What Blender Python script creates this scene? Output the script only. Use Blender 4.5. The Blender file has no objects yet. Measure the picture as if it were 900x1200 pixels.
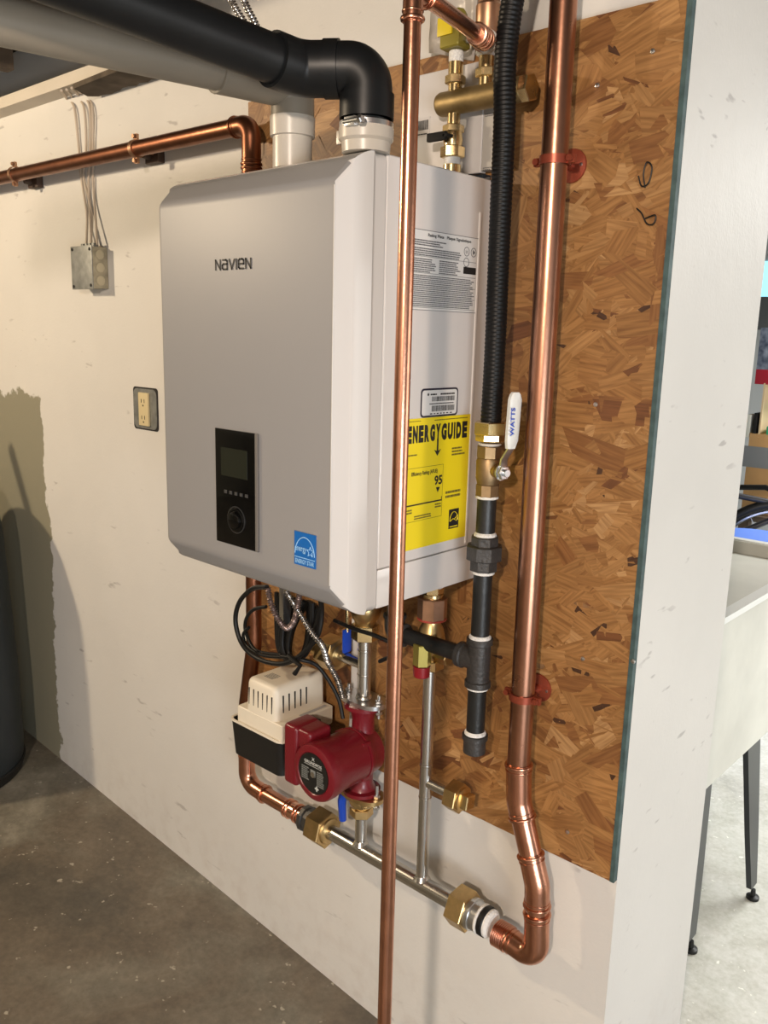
import bpy, bmesh, math, random
from mathutils import Vector as V, Matrix
random.seed(7)
S = bpy.context.scene
# ------------------------------------------------------------------ camera
M = Matrix(((0.7392685195830642, -0.15569109351549593, 0.6551658868969094),
            (0.6729496423917759, 0.13480215922436278, -0.7273012832885903),
            (0.02491655590657608, 0.9785645922821848, 0.20442725839123269)))
CP = V((1.3568, -1.2744, 1.5605)); F = 1001.5
cam = bpy.data.cameras.new('camera'); co = bpy.data.objects.new('camera', cam)
S.collection.objects.link(co); co.matrix_world = Matrix.Translation(CP) @ M.to_4x4()
cam.sensor_fit = 'VERTICAL'; cam.sensor_height = 36; cam.lens = 36 * F / 1200; cam.clip_start = .02
S.camera = co
# ------------------------------------------------------------------ world, lamps, exposure
w = bpy.data.worlds.new('world'); S.world = w; w.use_nodes = True
w.node_tree.nodes['Background'].inputs[0].default_value = (1, .955, .89, 1)
w.node_tree.nodes['Background'].inputs[1].default_value = .28
def lamp(name, kind, loc, power, col, size, target=None, sy=None):
    l = bpy.data.lights.new(name, kind); l.energy = power; l.color = col
    if kind == 'AREA':
        l.size = size
        if sy: l.shape = 'RECTANGLE'; l.size_y = sy
    else: l.shadow_soft_size = size
    o = bpy.data.objects.new(name, l); S.collection.objects.link(o); o.location = loc
    if target: o.rotation_euler = (V(target) - V(loc)).to_track_quat('-Z', 'Y').to_euler()
    return o
lamp('basement_bulb', 'POINT', (-1.72, -1.6, 2.17), 108, (1, .80, .55), .05)
lamp('basement_bulb', 'POINT', (1.75, -2.6, 2.12), 215, (1, .83, .68), .06)
lamp('daylight_garage_door', 'AREA', (4.2, 2.6, 1.1), 55, (1, .985, .95), 3.2, (0.6, 1.8, .2), 1.8)
lamp('garage_floor_fill', 'AREA', (1.3, 3.4, 2.36), 150, (1, 1, .96), 1.6, (1.3, 3.2, 0), 1.0)  # added fill light that brightens the garage floor, no real fixture
lamp('daylight_basement_door', 'AREA', (3.9, -2.2, .55), 80, (.90, .95, 1), 1.8, (0, 0, .5), 1.0)
S.view_settings.view_transform = 'Standard'; S.view_settings.look = 'None'
S.view_settings.exposure = 0.0; S.view_settings.gamma = 1; S.view_settings.use_curve_mapping = False

# ------------------------------------------------------------------ helpers
def at(u, v, d=None, x=None, y=None, z=None):
    r = M @ V(((u - 450) / F, -(v - 600) / F, -1))
    t = d if d is not None else (x - CP.x) / r.x if x is not None else (y - CP.y) / r.y if y is not None else (z - CP.z) / r.z
    return CP + t * r

def mat(name, col, rough=.5, metal=0, coat=0, bump=0, bscale=60, var=0, vscale=8, spec=.5, trans=0, col2=None, emit=None, detail=4):
    m = bpy.data.materials.new(name); m.use_nodes = True; nt = m.node_tree; b = nt.nodes['Principled BSDF']
    b.inputs['Base Color'].default_value = (*col, 1); b.inputs['Roughness'].default_value = rough
    b.inputs['Metallic'].default_value = metal; b.inputs['Coat Weight'].default_value = coat; b.inputs['Coat Roughness'].default_value = .08
    b.inputs['Specular IOR Level'].default_value = spec; b.inputs['Transmission Weight'].default_value = trans
    tc = nt.nodes.new('ShaderNodeTexCoord')
    if var or col2:
        n = nt.nodes.new('ShaderNodeTexNoise'); n.inputs['Scale'].default_value = vscale; n.inputs['Detail'].default_value = detail
        nt.links.new(tc.outputs['Object'], n.inputs['Vector'])
        r = nt.nodes.new('ShaderNodeValToRGB'); c2 = col2 or tuple(c * (1 - var) for c in col)
        r.color_ramp.elements[0].position = .35; r.color_ramp.elements[1].position = .65
        r.color_ramp.elements[0].color = (*c2, 1); r.color_ramp.elements[1].color = (*col, 1)
        nt.links.new(n.outputs['Fac'], r.inputs[0]); nt.links.new(r.outputs[0], b.inputs['Base Color'])
        mr = nt.nodes.new('ShaderNodeMapRange'); mr.inputs['To Min'].default_value = rough * 1.25; mr.inputs['To Max'].default_value = rough * .85
        nt.links.new(n.outputs['Fac'], mr.inputs['Value']); nt.links.new(mr.outputs[0], b.inputs['Roughness'])
    if bump:
        n2 = nt.nodes.new('ShaderNodeTexNoise'); n2.inputs['Scale'].default_value = bscale; n2.inputs['Detail'].default_value = 3
        nt.links.new(tc.outputs['Object'], n2.inputs['Vector'])
        bp = nt.nodes.new('ShaderNodeBump'); bp.inputs['Strength'].default_value = bump; bp.inputs['Distance'].default_value = .004
        nt.links.new(n2.outputs['Fac'], bp.inputs['Height']); nt.links.new(bp.outputs[0], b.inputs['Normal'])
    if emit: b.inputs['Emission Color'].default_value = (*emit[0], 1); b.inputs['Emission Strength'].default_value = emit[1]
    return m

class MB:
    def __init__(s): s.b = bmesh.new(); s.uv = None
    def _f(s, vs, mi=0):
        try: f = s.b.faces.new(vs); f.material_index = mi; return f
        except ValueError: return None
    def rings(s, rings, closed=False, caps=True, mi=0):
        R = [[s.b.verts.new(p) for p in r] for r in rings]; n = len(R[0])
        k = len(R)
        for i in range(k if closed else k - 1):
            a, c = R[i], R[(i + 1) % k]
            for j in range(n): s._f((a[j], a[(j + 1) % n], c[(j + 1) % n], c[j]), mi)
        if caps and not closed: s._f(R[0][::-1], mi); s._f(R[-1], mi)
        return s
    def frame(s, d):
        d = V(d).normalized(); a = V((0, 0, 1)) if abs(d.z) < .9 else V((1, 0, 0))
        u = d.cross(a).normalized(); return d, u, d.cross(u).normalized()
    def lathe(s, p, d, prof, n=24, mi=0, rot=0, closed=False):
        """prof: (distance along d, radius) pairs"""
        p = V(p); d, u, v = s.frame(d)
        s.rings([[p + d * t + (u * math.cos(2 * math.pi * j / n + rot) + v * math.sin(2 * math.pi * j / n + rot)) * max(r, 1e-5) for j in range(n)] for t, r in prof], closed=closed, caps=not closed, mi=mi)
        return s
    def cyl(s, a, b, r, n=24, r2=None, c=.0):
        a, b = V(a), V(b); L = (b - a).length; r2 = r if r2 is None else r2
        pr = [(0, r - c), (c, r), (L - c, r2), (L, r2 - c)] if c else [(0, r), (L, r2)]
        return s.lathe(a, b - a, pr, n)
    def hex(s, a, b, af, n=6, rot=0, c=.0015):
        a, b = V(a), V(b); L = (b - a).length; R = af / 2 / math.cos(math.pi / n)
        return s.lathe(a, b - a, [(0, R - c), (c, R), (L - c, R), (L, R - c)], n, rot=rot)
    def tube(s, pts, r, n=20, bend=0, seg=8, rf=None, caps=True):
        P = path(pts, bend, seg) if bend else [V(p) for p in pts]
        T = []
        for i in range(len(P)):
            t = (P[min(i + 1, len(P) - 1)] - P[max(i - 1, 0)]); T.append(t.normalized())
        d, u, v = s.frame(T[0]); L = 0; R = []
        for i, p in enumerate(P):
            if i:
                L += (p - P[i - 1]).length
                u = (u - T[i] * u.dot(T[i])).normalized()
            v = T[i].cross(u); rr = rf(L) if rf else r
            R.append([p + (u * math.cos(2 * math.pi * j / n) + v * math.sin(2 * math.pi * j / n)) * rr for j in range(n)])
        return s.rings(R, caps=caps)
    def box(s, lo, hi, mi=0, m=None, bev=0, seg=2):
        b2 = bmesh.new(); bmesh.ops.create_cube(b2, size=1)
        lo, hi = V(lo), V(hi)
        for q in b2.verts: q.co = V([lo[k] + (q.co[k] + .5) * (hi[k] - lo[k]) for k in range(3)])
        if bev: bmesh.ops.bevel(b2, geom=b2.edges[:], offset=bev, segments=seg, profile=.7, affect='EDGES')
        s.merge(b2, mi, m); return s
    def merge(s, b2, mi=0, m=None):
        mp = {q: s.b.verts.new(m @ q.co if m else q.co) for q in b2.verts}
        for f in b2.faces: s._f([mp[q] for q in f.verts], mi if mi else f.material_index)
        b2.free()
    def prism(s, poly, o, ux, uy, h, mi=0):
        o, ux, uy = V(o), V(ux), V(uy); nn = ux.cross(uy).normalized() * h
        A = [o + ux * a + uy * c for a, c in poly]
        s.rings([A, [q + nn for q in A]], mi=mi); return s
    def quad(s, a, b, c, d, mi=0): s._f([s.b.verts.new(V(q)) for q in (a, b, c, d)], mi); return s
    def build(s, name, m, parent=None, sharp=35, smooth=True):
        bmesh.ops.recalc_face_normals(s.b, faces=s.b.faces[:])
        me = bpy.data.meshes.new(name); s.b.to_mesh(me); s.b.free()
        for k in (m if isinstance(m, (list, tuple)) else [m]): me.materials.append(k)
        if smooth:
            me.shade_smooth(); me.set_sharp_from_angle(angle=math.radians(sharp))
        return link(name, me, parent)
def base(o):
    p = V((0, 0, 0))
    while o: p += o.location; o = o.parent
    return p
def link(name, me, parent=None):
    o = bpy.data.objects.new(name, me); S.collection.objects.link(o)
    if parent:
        o.parent = parent; me.transform(Matrix.Translation(-base(parent)))
    return o
def path(pts, bend, seg=8):
    pts = [V(p) for p in pts]; out = [pts[0]]
    for i in range(1, len(pts) - 1):
        a, b, c = pts[i - 1], pts[i], pts[i + 1]
        d1 = (a - b).normalized(); d2 = (c - b).normalized(); ang = d1.angle(d2)
        t = min(bend / math.tan(ang / 2), (a - b).length * .49, (c - b).length * .49) if ang < 3.1 else 0
        if t < 1e-4: out.append(b); continue
        p0, p2 = b + d1 * t, b + d2 * t
        # true arc
        r = t * math.tan(ang / 2); cdir = (d1 + d2).normalized(); cen = b + cdir * (r / math.sin(ang / 2))
        e0 = (p0 - cen).normalized(); e2 = (p2 - cen).normalized(); w_ = e0.angle(e2)
        for k in range(seg + 1):
            q = k / seg; out.append(cen + (e0 * math.sin((1 - q) * w_) + e2 * math.sin(q * w_)) / math.sin(w_) * r)
    out.append(pts[-1]); return out
def spline(pts, n=10):
    P = [V(p) for p in pts]; P = [P[0] * 2 - P[1]] + P + [P[-1] * 2 - P[-2]]; out = []
    for i in range(1, len(P) - 2):
        a, b, c, d = P[i - 1:i + 3]
        for k in range(n):
            t = k / n; out.append(.5 * ((2 * b) + (c - a) * t + (2 * a - 5 * b + 4 * c - d) * t * t + (3 * b - a - 3 * c + d) * t ** 3))
    out.append(P[-2]); return out
def resample(P, step):
    out = [P[0]]; acc = 0
    for a, b in zip(P, P[1:]):
        L = (b - a).length; t = step - acc
        while t <= L: out.append(a + (b - a) * (t / L)); t += step
        acc = (acc + L) % step
    return out
def tag(o, label, cat, group=None):
    o['label'] = label; o['category'] = cat
    if group: o['group'] = group
    return o
def thing(name, label, cat, loc, group=None):
    o = bpy.data.objects.new(name, None); S.collection.objects.link(o); o.location = V(loc); o.empty_display_size = .05
    return tag(o, label, cat, group)
def struct(o): o['kind'] = 'structure'; return o
def stuff(o): o['kind'] = 'stuff'; return o
def text_mesh(body, w_, h_, per=False, bold=0):
    """mesh data of flat lettering scaled to w_ x h_ in its xy plane, origin at its lower left"""
    out = MB(); items = list(body) if per else [body]; x0 = 0
    for it in items:
        if it == ' ': x0 += .5; continue
        cu = bpy.data.curves.new('t', 'FONT'); cu.body = it; cu.size = 1; cu.offset = bold; cu.resolution_u = 3
        ob = bpy.data.objects.new('t', cu); S.collection.objects.link(ob)
        me = bpy.data.meshes.new_from_object(ob.evaluated_get(bpy.context.evaluated_depsgraph_get()))
        bpy.data.objects.remove(ob); bpy.data.curves.remove(cu)
        b2 = bmesh.new(); b2.from_mesh(me); bpy.data.meshes.remove(me)
        xs = [q.co.x for q in b2.verts]; ys = [q.co.y for q in b2.verts]
        if not xs: b2.free(); continue
        if per:
            sy = 1 / (max(ys) - min(ys)); ww = {'I': .18, 'i': .18}.get(it, .62)
            sx = ww / (max(xs) - min(xs))
            for q in b2.verts: q.co.x = x0 + (q.co.x - min(xs)) * sx; q.co.y = (q.co.y - min(ys)) * sy
            x0 += ww + .11
        out.merge(b2)
    xs = [q.co.x for q in out.b.verts]; ys = [q.co.y for q in out.b.verts]
    a, b, c, d = min(xs), max(xs), min(ys), max(ys)
    for q in out.b.verts: q.co.x = (q.co.x - a) / (b - a) * w_; q.co.y = (q.co.y - c) / (d - c) * h_
    return out.b
def put_text(mb, body, o, ux, uy, w_, h_, mi=0, per=False, bold=0):
    o, ux, uy = V(o), V(ux).normalized(), V(uy).normalized(); n = ux.cross(uy)
    m = Matrix((ux, uy, n)).transposed().to_4x4(); m.translation = o
    mb.merge(text_mesh(body, w_, h_, per, bold), mi, m)
def obox(mb, o, ux, uy, a0, b0, a1, b1, h=.0003, mi=0):
    mb.prism([(a0, b0), (a1, b0), (a1, b1), (a0, b1)], o, ux, uy, h, mi)
def bars(mb, o, ux, uy, a0, b0, a1, b1, rows, mi=0, gap=.0008, word=(.003, .009), fill=.55, ragged=.3):
    """illegibly small print: rows of word-long dashes"""
    hh = (b1 - b0) / rows
    for r in range(rows):
        x = a0; end = a1 - random.random() * ragged * (a1 - a0)
        while x < end:
            wl = random.uniform(*word); x2 = min(x + wl, end)
            y = b0 + r * hh; obox(mb, o, ux, uy, x, y, x2, y + hh * fill, .0002, mi); x = x2 + gap

# ------------------------------------------------------------------ materials
copper = mat('copper', (.64, .31, .20), .24, 1, var=.22, vscale=30, bump=.05, bscale=90)
copper_dull = mat('copper_aged', (.30, .125, .070), .34, 1, var=.3, vscale=22, bump=.05, bscale=60)
copper_red = mat('copper_coated_hanger', (.30, .065, .035), .35, .55)
solder = mat('solder_bright_copper', (.86, .47, .33), .2, 1, var=.15, vscale=60)
steel = mat('stainless_steel', (.62, .61, .58), .24, 1, var=.12, vscale=40)
zinc = mat('zinc_plated', (.66, .68, .70), .28, 1, var=.15, vscale=60)
brass = mat('brass', (.66, .47, .22), .33, 1, var=.2, vscale=50)
brass_l = mat('brass_bright', (.78, .60, .31), .25, 1, var=.15, vscale=50)
bronze = mat('bronze_dull', (.50, .29, .18), .38, .9, var=.25, vscale=40)
iron = mat('black_iron', (.017, .018, .018), .38, .15, var=.3, vscale=40, bump=.15, bscale=140)
cast = mat('malleable_iron', (.055, .052, .050), .42, .35, var=.25, vscale=60, bump=.3, bscale=180)
teflon = mat('pipe_dope_white', (.74, .73, .70), .7, bump=.8, bscale=260)
rubber = mat('black_rubber', (.007, .007, .007), .45, spec=.35)
hosem = mat('black_hose_jacket', (.006, .006, .006), .42, spec=.22)
white_plastic = mat('boiler_white_shell', (.60, .58, .56), .24, coat=.35, spec=.5)
case_white = mat('boiler_white_casing', (.66, .635, .615), .14, coat=.7)
grey_panel = mat('boiler_silver_panel', (.265, .262, .265), .42, metal=0, coat=.0, spec=.3)
black_gloss = mat('black_gloss', (.003, .003, .003), .08, spec=.3)
lcd = mat('display_glass', (.016, .018, .012), .12)
ink = mat('ink_black', (.012, .012, .012), .6)
print_grey = mat('print_grey', (.12, .12, .125), .7)
paper = mat('label_paper', (.70, .69, .67), .45)
yellow = mat('label_yellow', (.83, .66, .015), .4)
blue = mat('label_blue', (.008, .12, .42), .35)
lightblue = mat('label_pale_blue', (.30, .55, .82), .4)
pvc = mat('pvc_white_shaded', (.26, .225, .175), .4, var=.14, vscale=7)  # off-white pipe, with the shade under the ceiling put into its colour
pvc_w = mat('pvc_white_fitting', (.48, .44, .38), .32)
abs_ = mat('dark_grey_pipe', (.008, .009, .010), .38, spec=.3, var=.2, vscale=20)
red = mat('pump_red', (.155, .006, .013), .34, coat=.15, bump=.12, bscale=220)
cream = mat('cream_plastic', (.74, .68, .56), .42)
slot = mat('vent_slot_dark', (.015, .013, .012), .8)
blue_h = mat('blue_handle', (.01, .06, .45), .35)
red_c = mat('red_cap', (.22, .008, .014), .35)
yel_brass = mat('yellow_tinted_brass', (.30, .25, .06), .35, .6)
galv = mat('galvanised_box', (.30, .31, .30), .45, .7, var=.3, vscale=40)
beige = mat('beige_receptacle', (.62, .52, .30), .45)
cable = mat('cable_cream', (.50, .42, .33), .5)
tankm = mat('tank_slate', (.018, .024, .028), .4, var=.15, vscale=5)
joistm = mat('joist_wood_dark', (.12, .085, .055), .75, var=.4, vscale=12, bump=.3, bscale=40)
duct = mat('duct_shaded', (.030, .029, .025), .6, 0, var=.3, vscale=6)  # colour darkened to carry the shade of the ceiling void
plastic_film = mat('plastic_film', (.46, .43, .40), .3, bump=.6, bscale=40)
tubm = mat('tub_plastic', (.66, .66, .60), .35, var=.14, vscale=5, bump=.05)
legm = mat('tub_leg_metal', (.06, .065, .07), .35, .7)
cardboard = mat('cardboard', (.55, .32, .13), .75, var=.12)
tape = mat('duct_tape_grey', (.20, .21, .22), .4)

def paint_mat(name, col, patch=False):
    m = bpy.data.materials.new(name); m.use_nodes = True; nt = m.node_tree; N = nt.nodes; L = nt.links; b = N['Principled BSDF']
    b.inputs['Roughness'].default_value = .55
    g = N.new('ShaderNodeNewGeometry'); sep = N.new('ShaderNodeSeparateXYZ'); L.new(g.outputs['Position'], sep.inputs[0])
    def noise(sc, det=4, vec=None, rough=.55):
        n = N.new('ShaderNodeTexNoise'); n.inputs['Scale'].default_value = sc; n.inputs['Detail'].default_value = det; n.inputs['Roughness'].default_value = rough
        L.new(vec or g.outputs['Position'], n.inputs['Vector']); return n.outputs['Fac']
    def mr(x, a, b_, c, d):
        n = N.new('ShaderNodeMapRange'); n.clamp = True
        for i, q in zip(('From Min', 'From Max', 'To Min', 'To Max'), (a, b_, c, d)): n.inputs[i].default_value = q
        L.new(x, n.inputs['Value']); return n.outputs[0]
    def mix(f, a, b_):
        n = N.new('ShaderNodeMix'); n.data_type = 'RGBA'; L.new(f, n.inputs[0])
        for i, q in ((6, a), (7, b_)):
            if isinstance(q, tuple): n.inputs[i].default_value = (*q, 1)
            else: L.new(q, n.inputs[i])
        return n.outputs[2]
    def math_(op, a, b_):
        n = N.new('ShaderNodeMath'); n.operation = op
        for i, q in enumerate((a, b_)):
            if isinstance(q, (int, float)): n.inputs[i].default_value = q
            else: L.new(q, n.inputs[i])
        return n.outputs[0]
    c = mix(mr(noise(2.5), .35, .7, 0, 1), tuple(q * .93 for q in col), col)
    # scuffs: thin streaks, sparse
    mp = N.new('ShaderNodeMapping'); mp.inputs['Scale'].default_value = (14, 14, 50); mp.inputs['Rotation'].default_value = (.3, .9, .2)
    L.new(g.outputs['Position'], mp.inputs[0])
    sc = math_('MULTIPLY', mr(noise(1, 2, mp.outputs[0]), .66, .73, 0, 1), mr(noise(5, 2), .50, .60, 0, .6))
    c = mix(sc, c, (.30, .28, .27))
    sp = math_('MULTIPLY', mr(noise(60, 2), .74, .78, 0, 1), mr(noise(3, 2), .5, .6, 0, .5))
    c = mix(sp, c, (.2, .17, .15))
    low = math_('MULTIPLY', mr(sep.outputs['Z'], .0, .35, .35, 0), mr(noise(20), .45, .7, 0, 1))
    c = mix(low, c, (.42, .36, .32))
    if patch:   # unpainted olive-grey strip low on the left, ragged brush edge
        nx = math_('MULTIPLY', math_('SUBTRACT', noise(7, 5, None, .7), .5), .16)
        xx = math_('ADD', sep.outputs['X'], nx)
        m1 = mr(xx, -1.252, -1.246, 1, 0)
        nz = math_('ADD', sep.outputs['Z'], math_('MULTIPLY', math_('SUBTRACT', noise(9, 5, None, .7), .5), .15))
        m2 = mr(nz, 1.335, 1.345, 1, 0)
        c = mix(math_('MULTIPLY', m1, m2), c, (.25, .235, .17))
    L.new(c, b.inputs['Base Color'])
    bp = N.new('ShaderNodeBump'); bp.inputs['Strength'].default_value = .25; bp.inputs['Distance'].default_value = .004
    hh = math_('ADD', noise(18, 5), math_('MULTIPLY', noise(140, 3), .35)); L.new(hh, bp.inputs['Height']); L.new(bp.outputs[0], b.inputs['Normal'])
    return m
wall_paint = paint_mat('wall_paint', (.655, .64, .605), True)
rim_paint = mat('soffit_paint', (.62, .56, .47), .6, var=.1, vscale=5, bump=.2)

def floor_mat(name, cols, sc=1.0):
    m = bpy.data.materials.new(name); m.use_nodes = True; nt = m.node_tree; N = nt.nodes; L = nt.links; b = N['Principled BSDF']
    b.inputs['Roughness'].default_value = .5
    g = N.new('ShaderNodeNewGeometry')
    def noise(s_, det=6, r=.6, dist=0):
        n = N.new('ShaderNodeTexNoise'); n.inputs['Scale'].default_value = s_ * sc; n.inputs['Detail'].default_value = det; n.inputs['Roughness'].default_value = r; n.inputs['Distortion'].default_value = dist
        L.new(g.outputs['Position'], n.inputs['Vector']); return n.outputs['Fac']
    def ramp(f, els):
        r = N.new('ShaderNodeValToRGB'); e = r.color_ramp.elements
        while len(e) < len(els): e.new(.5)
        for q, (p, c) in zip(e, els): q.position = p; q.color = (*c, 1)
        L.new(f, r.inputs[0]); return r.outputs[0]
    def mix(f, a, b_, t='MIX'):
        n = N.new('ShaderNodeMix'); n.data_type = 'RGBA'; n.blend_type = t
        if isinstance(f, float): n.inputs[0].default_value = f
        else: L.new(f, n.inputs[0])
        for i, q in ((6, a), (7, b_)):
            if isinstance(q, tuple): n.inputs[i].default_value = (*q, 1)
            else: L.new(q, n.inputs[i])
        return n.outputs[2]
    c = ramp(noise(2.2, 8, .62, .6), [(.3, cols[0]), (.45, cols[1]), (.58, cols[2]), (.72, cols[3])])
    c = mix(.55, c, ramp(noise(11, 8, .7, .3), [(.35, (.35, .35, .35)), (.7, (.72, .72, .72))]), 'OVERLAY')
    c = mix(.4, c, ramp(noise(70, 3, .6), [(.35, (.36, .36, .36)), (.7, (.66, .66, .66))]), 'OVERLAY')
    sp = ramp(noise(38, 2), [(.68, (0, 0, 0)), (.73, (1, 1, 1))])
    bw = N.new('ShaderNodeRGBToBW'); L.new(sp, bw.inputs[0]); c = mix(bw.outputs[0], c, tuple(min(1, q * 1.3) for q in cols[3]))
    L.new(c, b.inputs['Base Color'])
    mr = N.new('ShaderNodeMapRange'); mr.inputs['To Min'].default_value = .32; mr.inputs['To Max'].default_value = .62; L.new(noise(5), mr.inputs['Value']); L.new(mr.outputs[0], b.inputs['Roughness'])
    bp = N.new('ShaderNodeBump'); bp.inputs['Strength'].default_value = .3; bp.inputs['Distance'].default_value = .003; L.new(noise(30), bp.inputs['Height']); L.new(bp.outputs[0], b.inputs['Normal'])
    return m
concrete = floor_mat('basement_concrete', [(.085, .078, .065), (.14, .118, .09), (.18, .168, .135), (.30, .28, .23)])
concrete_g = floor_mat('garage_concrete', [(.46, .46, .42), (.56, .56, .51), (.60, .61, .56), (.68, .69, .64)])

# ------------------------------------------------------------------ the setting
fz = lambda x: .018 - .066 * max(min(x, 1.3), -2.6)
b = MB()
xs = [-4.4, -2.6, -1.5, -.5, .5, 1.3, 4.2]
for a, c in zip(xs, xs[1:]): b.quad((a, -4.6, fz(a)), (c, -4.6, fz(c)), (c, .39, fz(c)), (a, .39, fz(a)))
for a, c in zip(xs, xs[1:]): b.quad((a, -4.6, fz(a) - .1), (c, -4.6, fz(c) - .1), (c, .39, fz(c) - .1), (a, .39, fz(a) - .1))
struct(b.build('floor', concrete, smooth=False))
b = MB(); b.box((-1.6, .39, -.16), (4.2, 6.2, fz(.7))); struct(b.build('floor_garage', concrete_g, smooth=False))
b = MB(); b.box((-4.4, 0, -.15), (.7792, .385, 2.34)); b_o = struct(b.build('wall_back', wall_paint, smooth=False))
b = MB(); b.box((-4.4, -4.6, -.15), (-4.28, 0, 2.40)); struct(b.build('wall_left', wall_paint, smooth=False))
b = MB(); b.box((-1.7, 6.1, -.15), (4.2, 6.2, 2.45)); struct(b.build('wall_garage', mat('garage_wall_paint', (.45, .47, .48), .7), smooth=False))
b = MB(); b.box((-1.72, .385, -.15), (-1.6, 6.2, 2.45)); struct(b.build('wall_garage_left', mat('garage_side_paint', (.40, .41, .40), .7), smooth=False))
b = MB(); b.box((-4.4, -4.72, -.15), (4.2, -4.6, 2.40)); struct(b.build('wall_front', wall_paint, smooth=False))
# ceiling: subfloor with joists
b = MB(); b.box((-4.4, -4.7, 2.40), (4.2, 6.2, 2.43)); ceil = struct(b.build('ceiling', mat('subfloor_boards', (.20, .14, .085), .8, var=.3, vscale=6), smooth=False))
jm = None
for i, x in enumerate([-3.6, -3.2, -2.8, -2.35, -1.945, -1.54, -1.02, -.70, -.18, .52, .93, 1.34, 1.75]):
    if jm is None:
        b = MB(); b.box((-.019, -4.55, 2.21), (.019, -.145, 2.40)); jo = b.build('joist', joistm, ceil, smooth=False); jm = jo.data
    else:
        jo = bpy.data.objects.new('joist', jm); S.collection.objects.link(jo); jo.parent = ceil
    jo.location.x = x
# cream painted sill soffit on top of the wall
b = MB(); b.box((-4.2, -.055, 2.175), (-.55, -.0005, 2.205)); struct(b.build('trim_1', rim_paint, smooth=False))

# ------------------------------------------------------------------ OSB sheet
board = thing('wall_board', 'large brown strand board sheet fixed to white wall behind boiler', 'board', (.29, -.012, .635))
BX0, BX1, BZ0, BZ1 = -.205, .7715, .635, 2.041
sheet = mat('strand_board_ground', (.28, .15, .065), .6, var=.5, vscale=30, bump=.4)
b = MB(); b.box((BX0, -.0105, BZ0), (BX1, -.0002, BZ1)); b.build('sheet', sheet, board, smooth=False)
fm = bpy.data.materials.new('wood_strands'); fm.use_nodes = True; nt = fm.node_tree; pb = nt.nodes['Principled BSDF']; pb.inputs['Roughness'].default_value = .5
vc = nt.nodes.new('ShaderNodeVertexColor'); vc.layer_name = 'tone'
uvn = nt.nodes.new('ShaderNodeUVMap'); mp = nt.nodes.new('ShaderNodeMapping'); mp.inputs['Scale'].default_value = (14, 190, 1)
nt.links.new(uvn.outputs[0], mp.inputs[0]); nz = nt.nodes.new('ShaderNodeTexNoise'); nz.inputs['Scale'].default_value = 1; nz.inputs['Detail'].default_value = 4
nt.links.new(mp.outputs[0], nz.inputs['Vector']); rp = nt.nodes.new('ShaderNodeValToRGB')
rp.color_ramp.elements[0].position = .3; rp.color_ramp.elements[0].color = (.58, .52, .46, 1); rp.color_ramp.elements[1].position = .62; rp.color_ramp.elements[1].color = (1.0, 1.0, 1.0, 1)
nt.links.new(nz.outputs['Fac'], rp.inputs[0]); mx = nt.nodes.new('ShaderNodeMix'); mx.data_type = 'RGBA'; mx.blend_type = 'MULTIPLY'; mx.inputs[0].default_value = 1
nt.links.new(vc.outputs[0], mx.inputs[6]); nt.links.new(rp.outputs[0], mx.inputs[7]); nt.links.new(mx.outputs[2], pb.inputs['Base Color'])
bm = bmesh.new(); cl = bm.loops.layers.float_color.new('tone'); ul = bm.loops.layers.uv.new('UVMap')
tones = [((.335, .168, .056), 38), ((.30, .145, .046), 30), ((.37, .195, .070), 16), ((.24, .105, .033), 10), ((.16, .062, .021), 4), ((.43, .245, .10), 7)]
pool = [c for c, n in tones for _ in range(n)]
rs = random.Random(11)
def clip(poly, f):
    out = []
    for i in range(len(poly)):
        p, q = poly[i], poly[(i + 1) % len(poly)]; a, c = f(p), f(q)
        if a >= 0: out.append(p)
        if (a >= 0) != (c >= 0):
            t = a / (a - c); out.append(tuple(p[k] + (q[k] - p[k]) * t for k in range(4)))
    return out
for i in range(8200):
    cx, cz = rs.uniform(BX0 - .03, BX1 + .03), rs.uniform(BZ0 - .03, BZ1 + .03)
    big = rs.random() < .36
    Ln = rs.uniform(.07, .17) if big else rs.uniform(.015, .05); Wd = rs.uniform(.02, .055) if big else rs.uniform(.003, .012)
    an = rs.gauss(.15, .55); ca, sa = math.cos(an), math.sin(an); tone = rs.choice(pool); k = rs.uniform(.93, 1.07)
    if not big and rs.random() < .045: tone = (.07, .03, .014)
    tone = tuple(min(1, c * k) for c in tone)
    n = rs.choice((4, 5, 6)); pts = []
    e = [(-.5, -.5), (-.1, -.55), (.5, -.5 + rs.uniform(0, .3)), (.5 + rs.uniform(0, .15), rs.uniform(-.2, .2)), (.5, .5), (-.5 - rs.uniform(0, .2), .5 - rs.uniform(0, .4))]
    yb = -.0106 - rs.random() * .0011; tx, tz = rs.gauss(0, .004), rs.gauss(0, .004); uo = rs.random() * 50
    for u_, v_ in e:
        lx, lz = u_ * Ln, v_ * Wd * rs.uniform(.8, 1.1)
        pts.append((cx + lx * ca - lz * sa, cz + lx * sa + lz * ca, lx + uo, lz + uo))
    for f in (lambda p: p[0] - BX0, lambda p: BX1 - p[0], lambda p: p[1] - BZ0, lambda p: BZ1 - p[1]):
        if len(pts) > 2: pts = clip(pts, f)
    if len(pts) < 3: continue
    vs = [bm.verts.new((p[0], yb + tx * (p[0] - cx) * 2 + tz * (p[1] - cz) * 2, p[1])) for p in pts]
    try: fa = bm.faces.new(vs)
    except ValueError: continue
    if fa.normal.y > 0: fa.normal_flip()
    for l, p in zip(fa.loops, pts): l[cl] = (*tone, 1); l[ul].uv = (p[2], p[3])
bmesh.ops.recalc_face_normals(bm, faces=bm.faces[:])
for fa in bm.faces:
    fa.normal_update()
    if fa.normal.y > 0: fa.normal_flip()
me = bpy.data.meshes.new('wood_strand'); bm.to_mesh(me); bm.free(); me.materials.append(fm); stuff(link('wood_strand', me, board))
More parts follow.
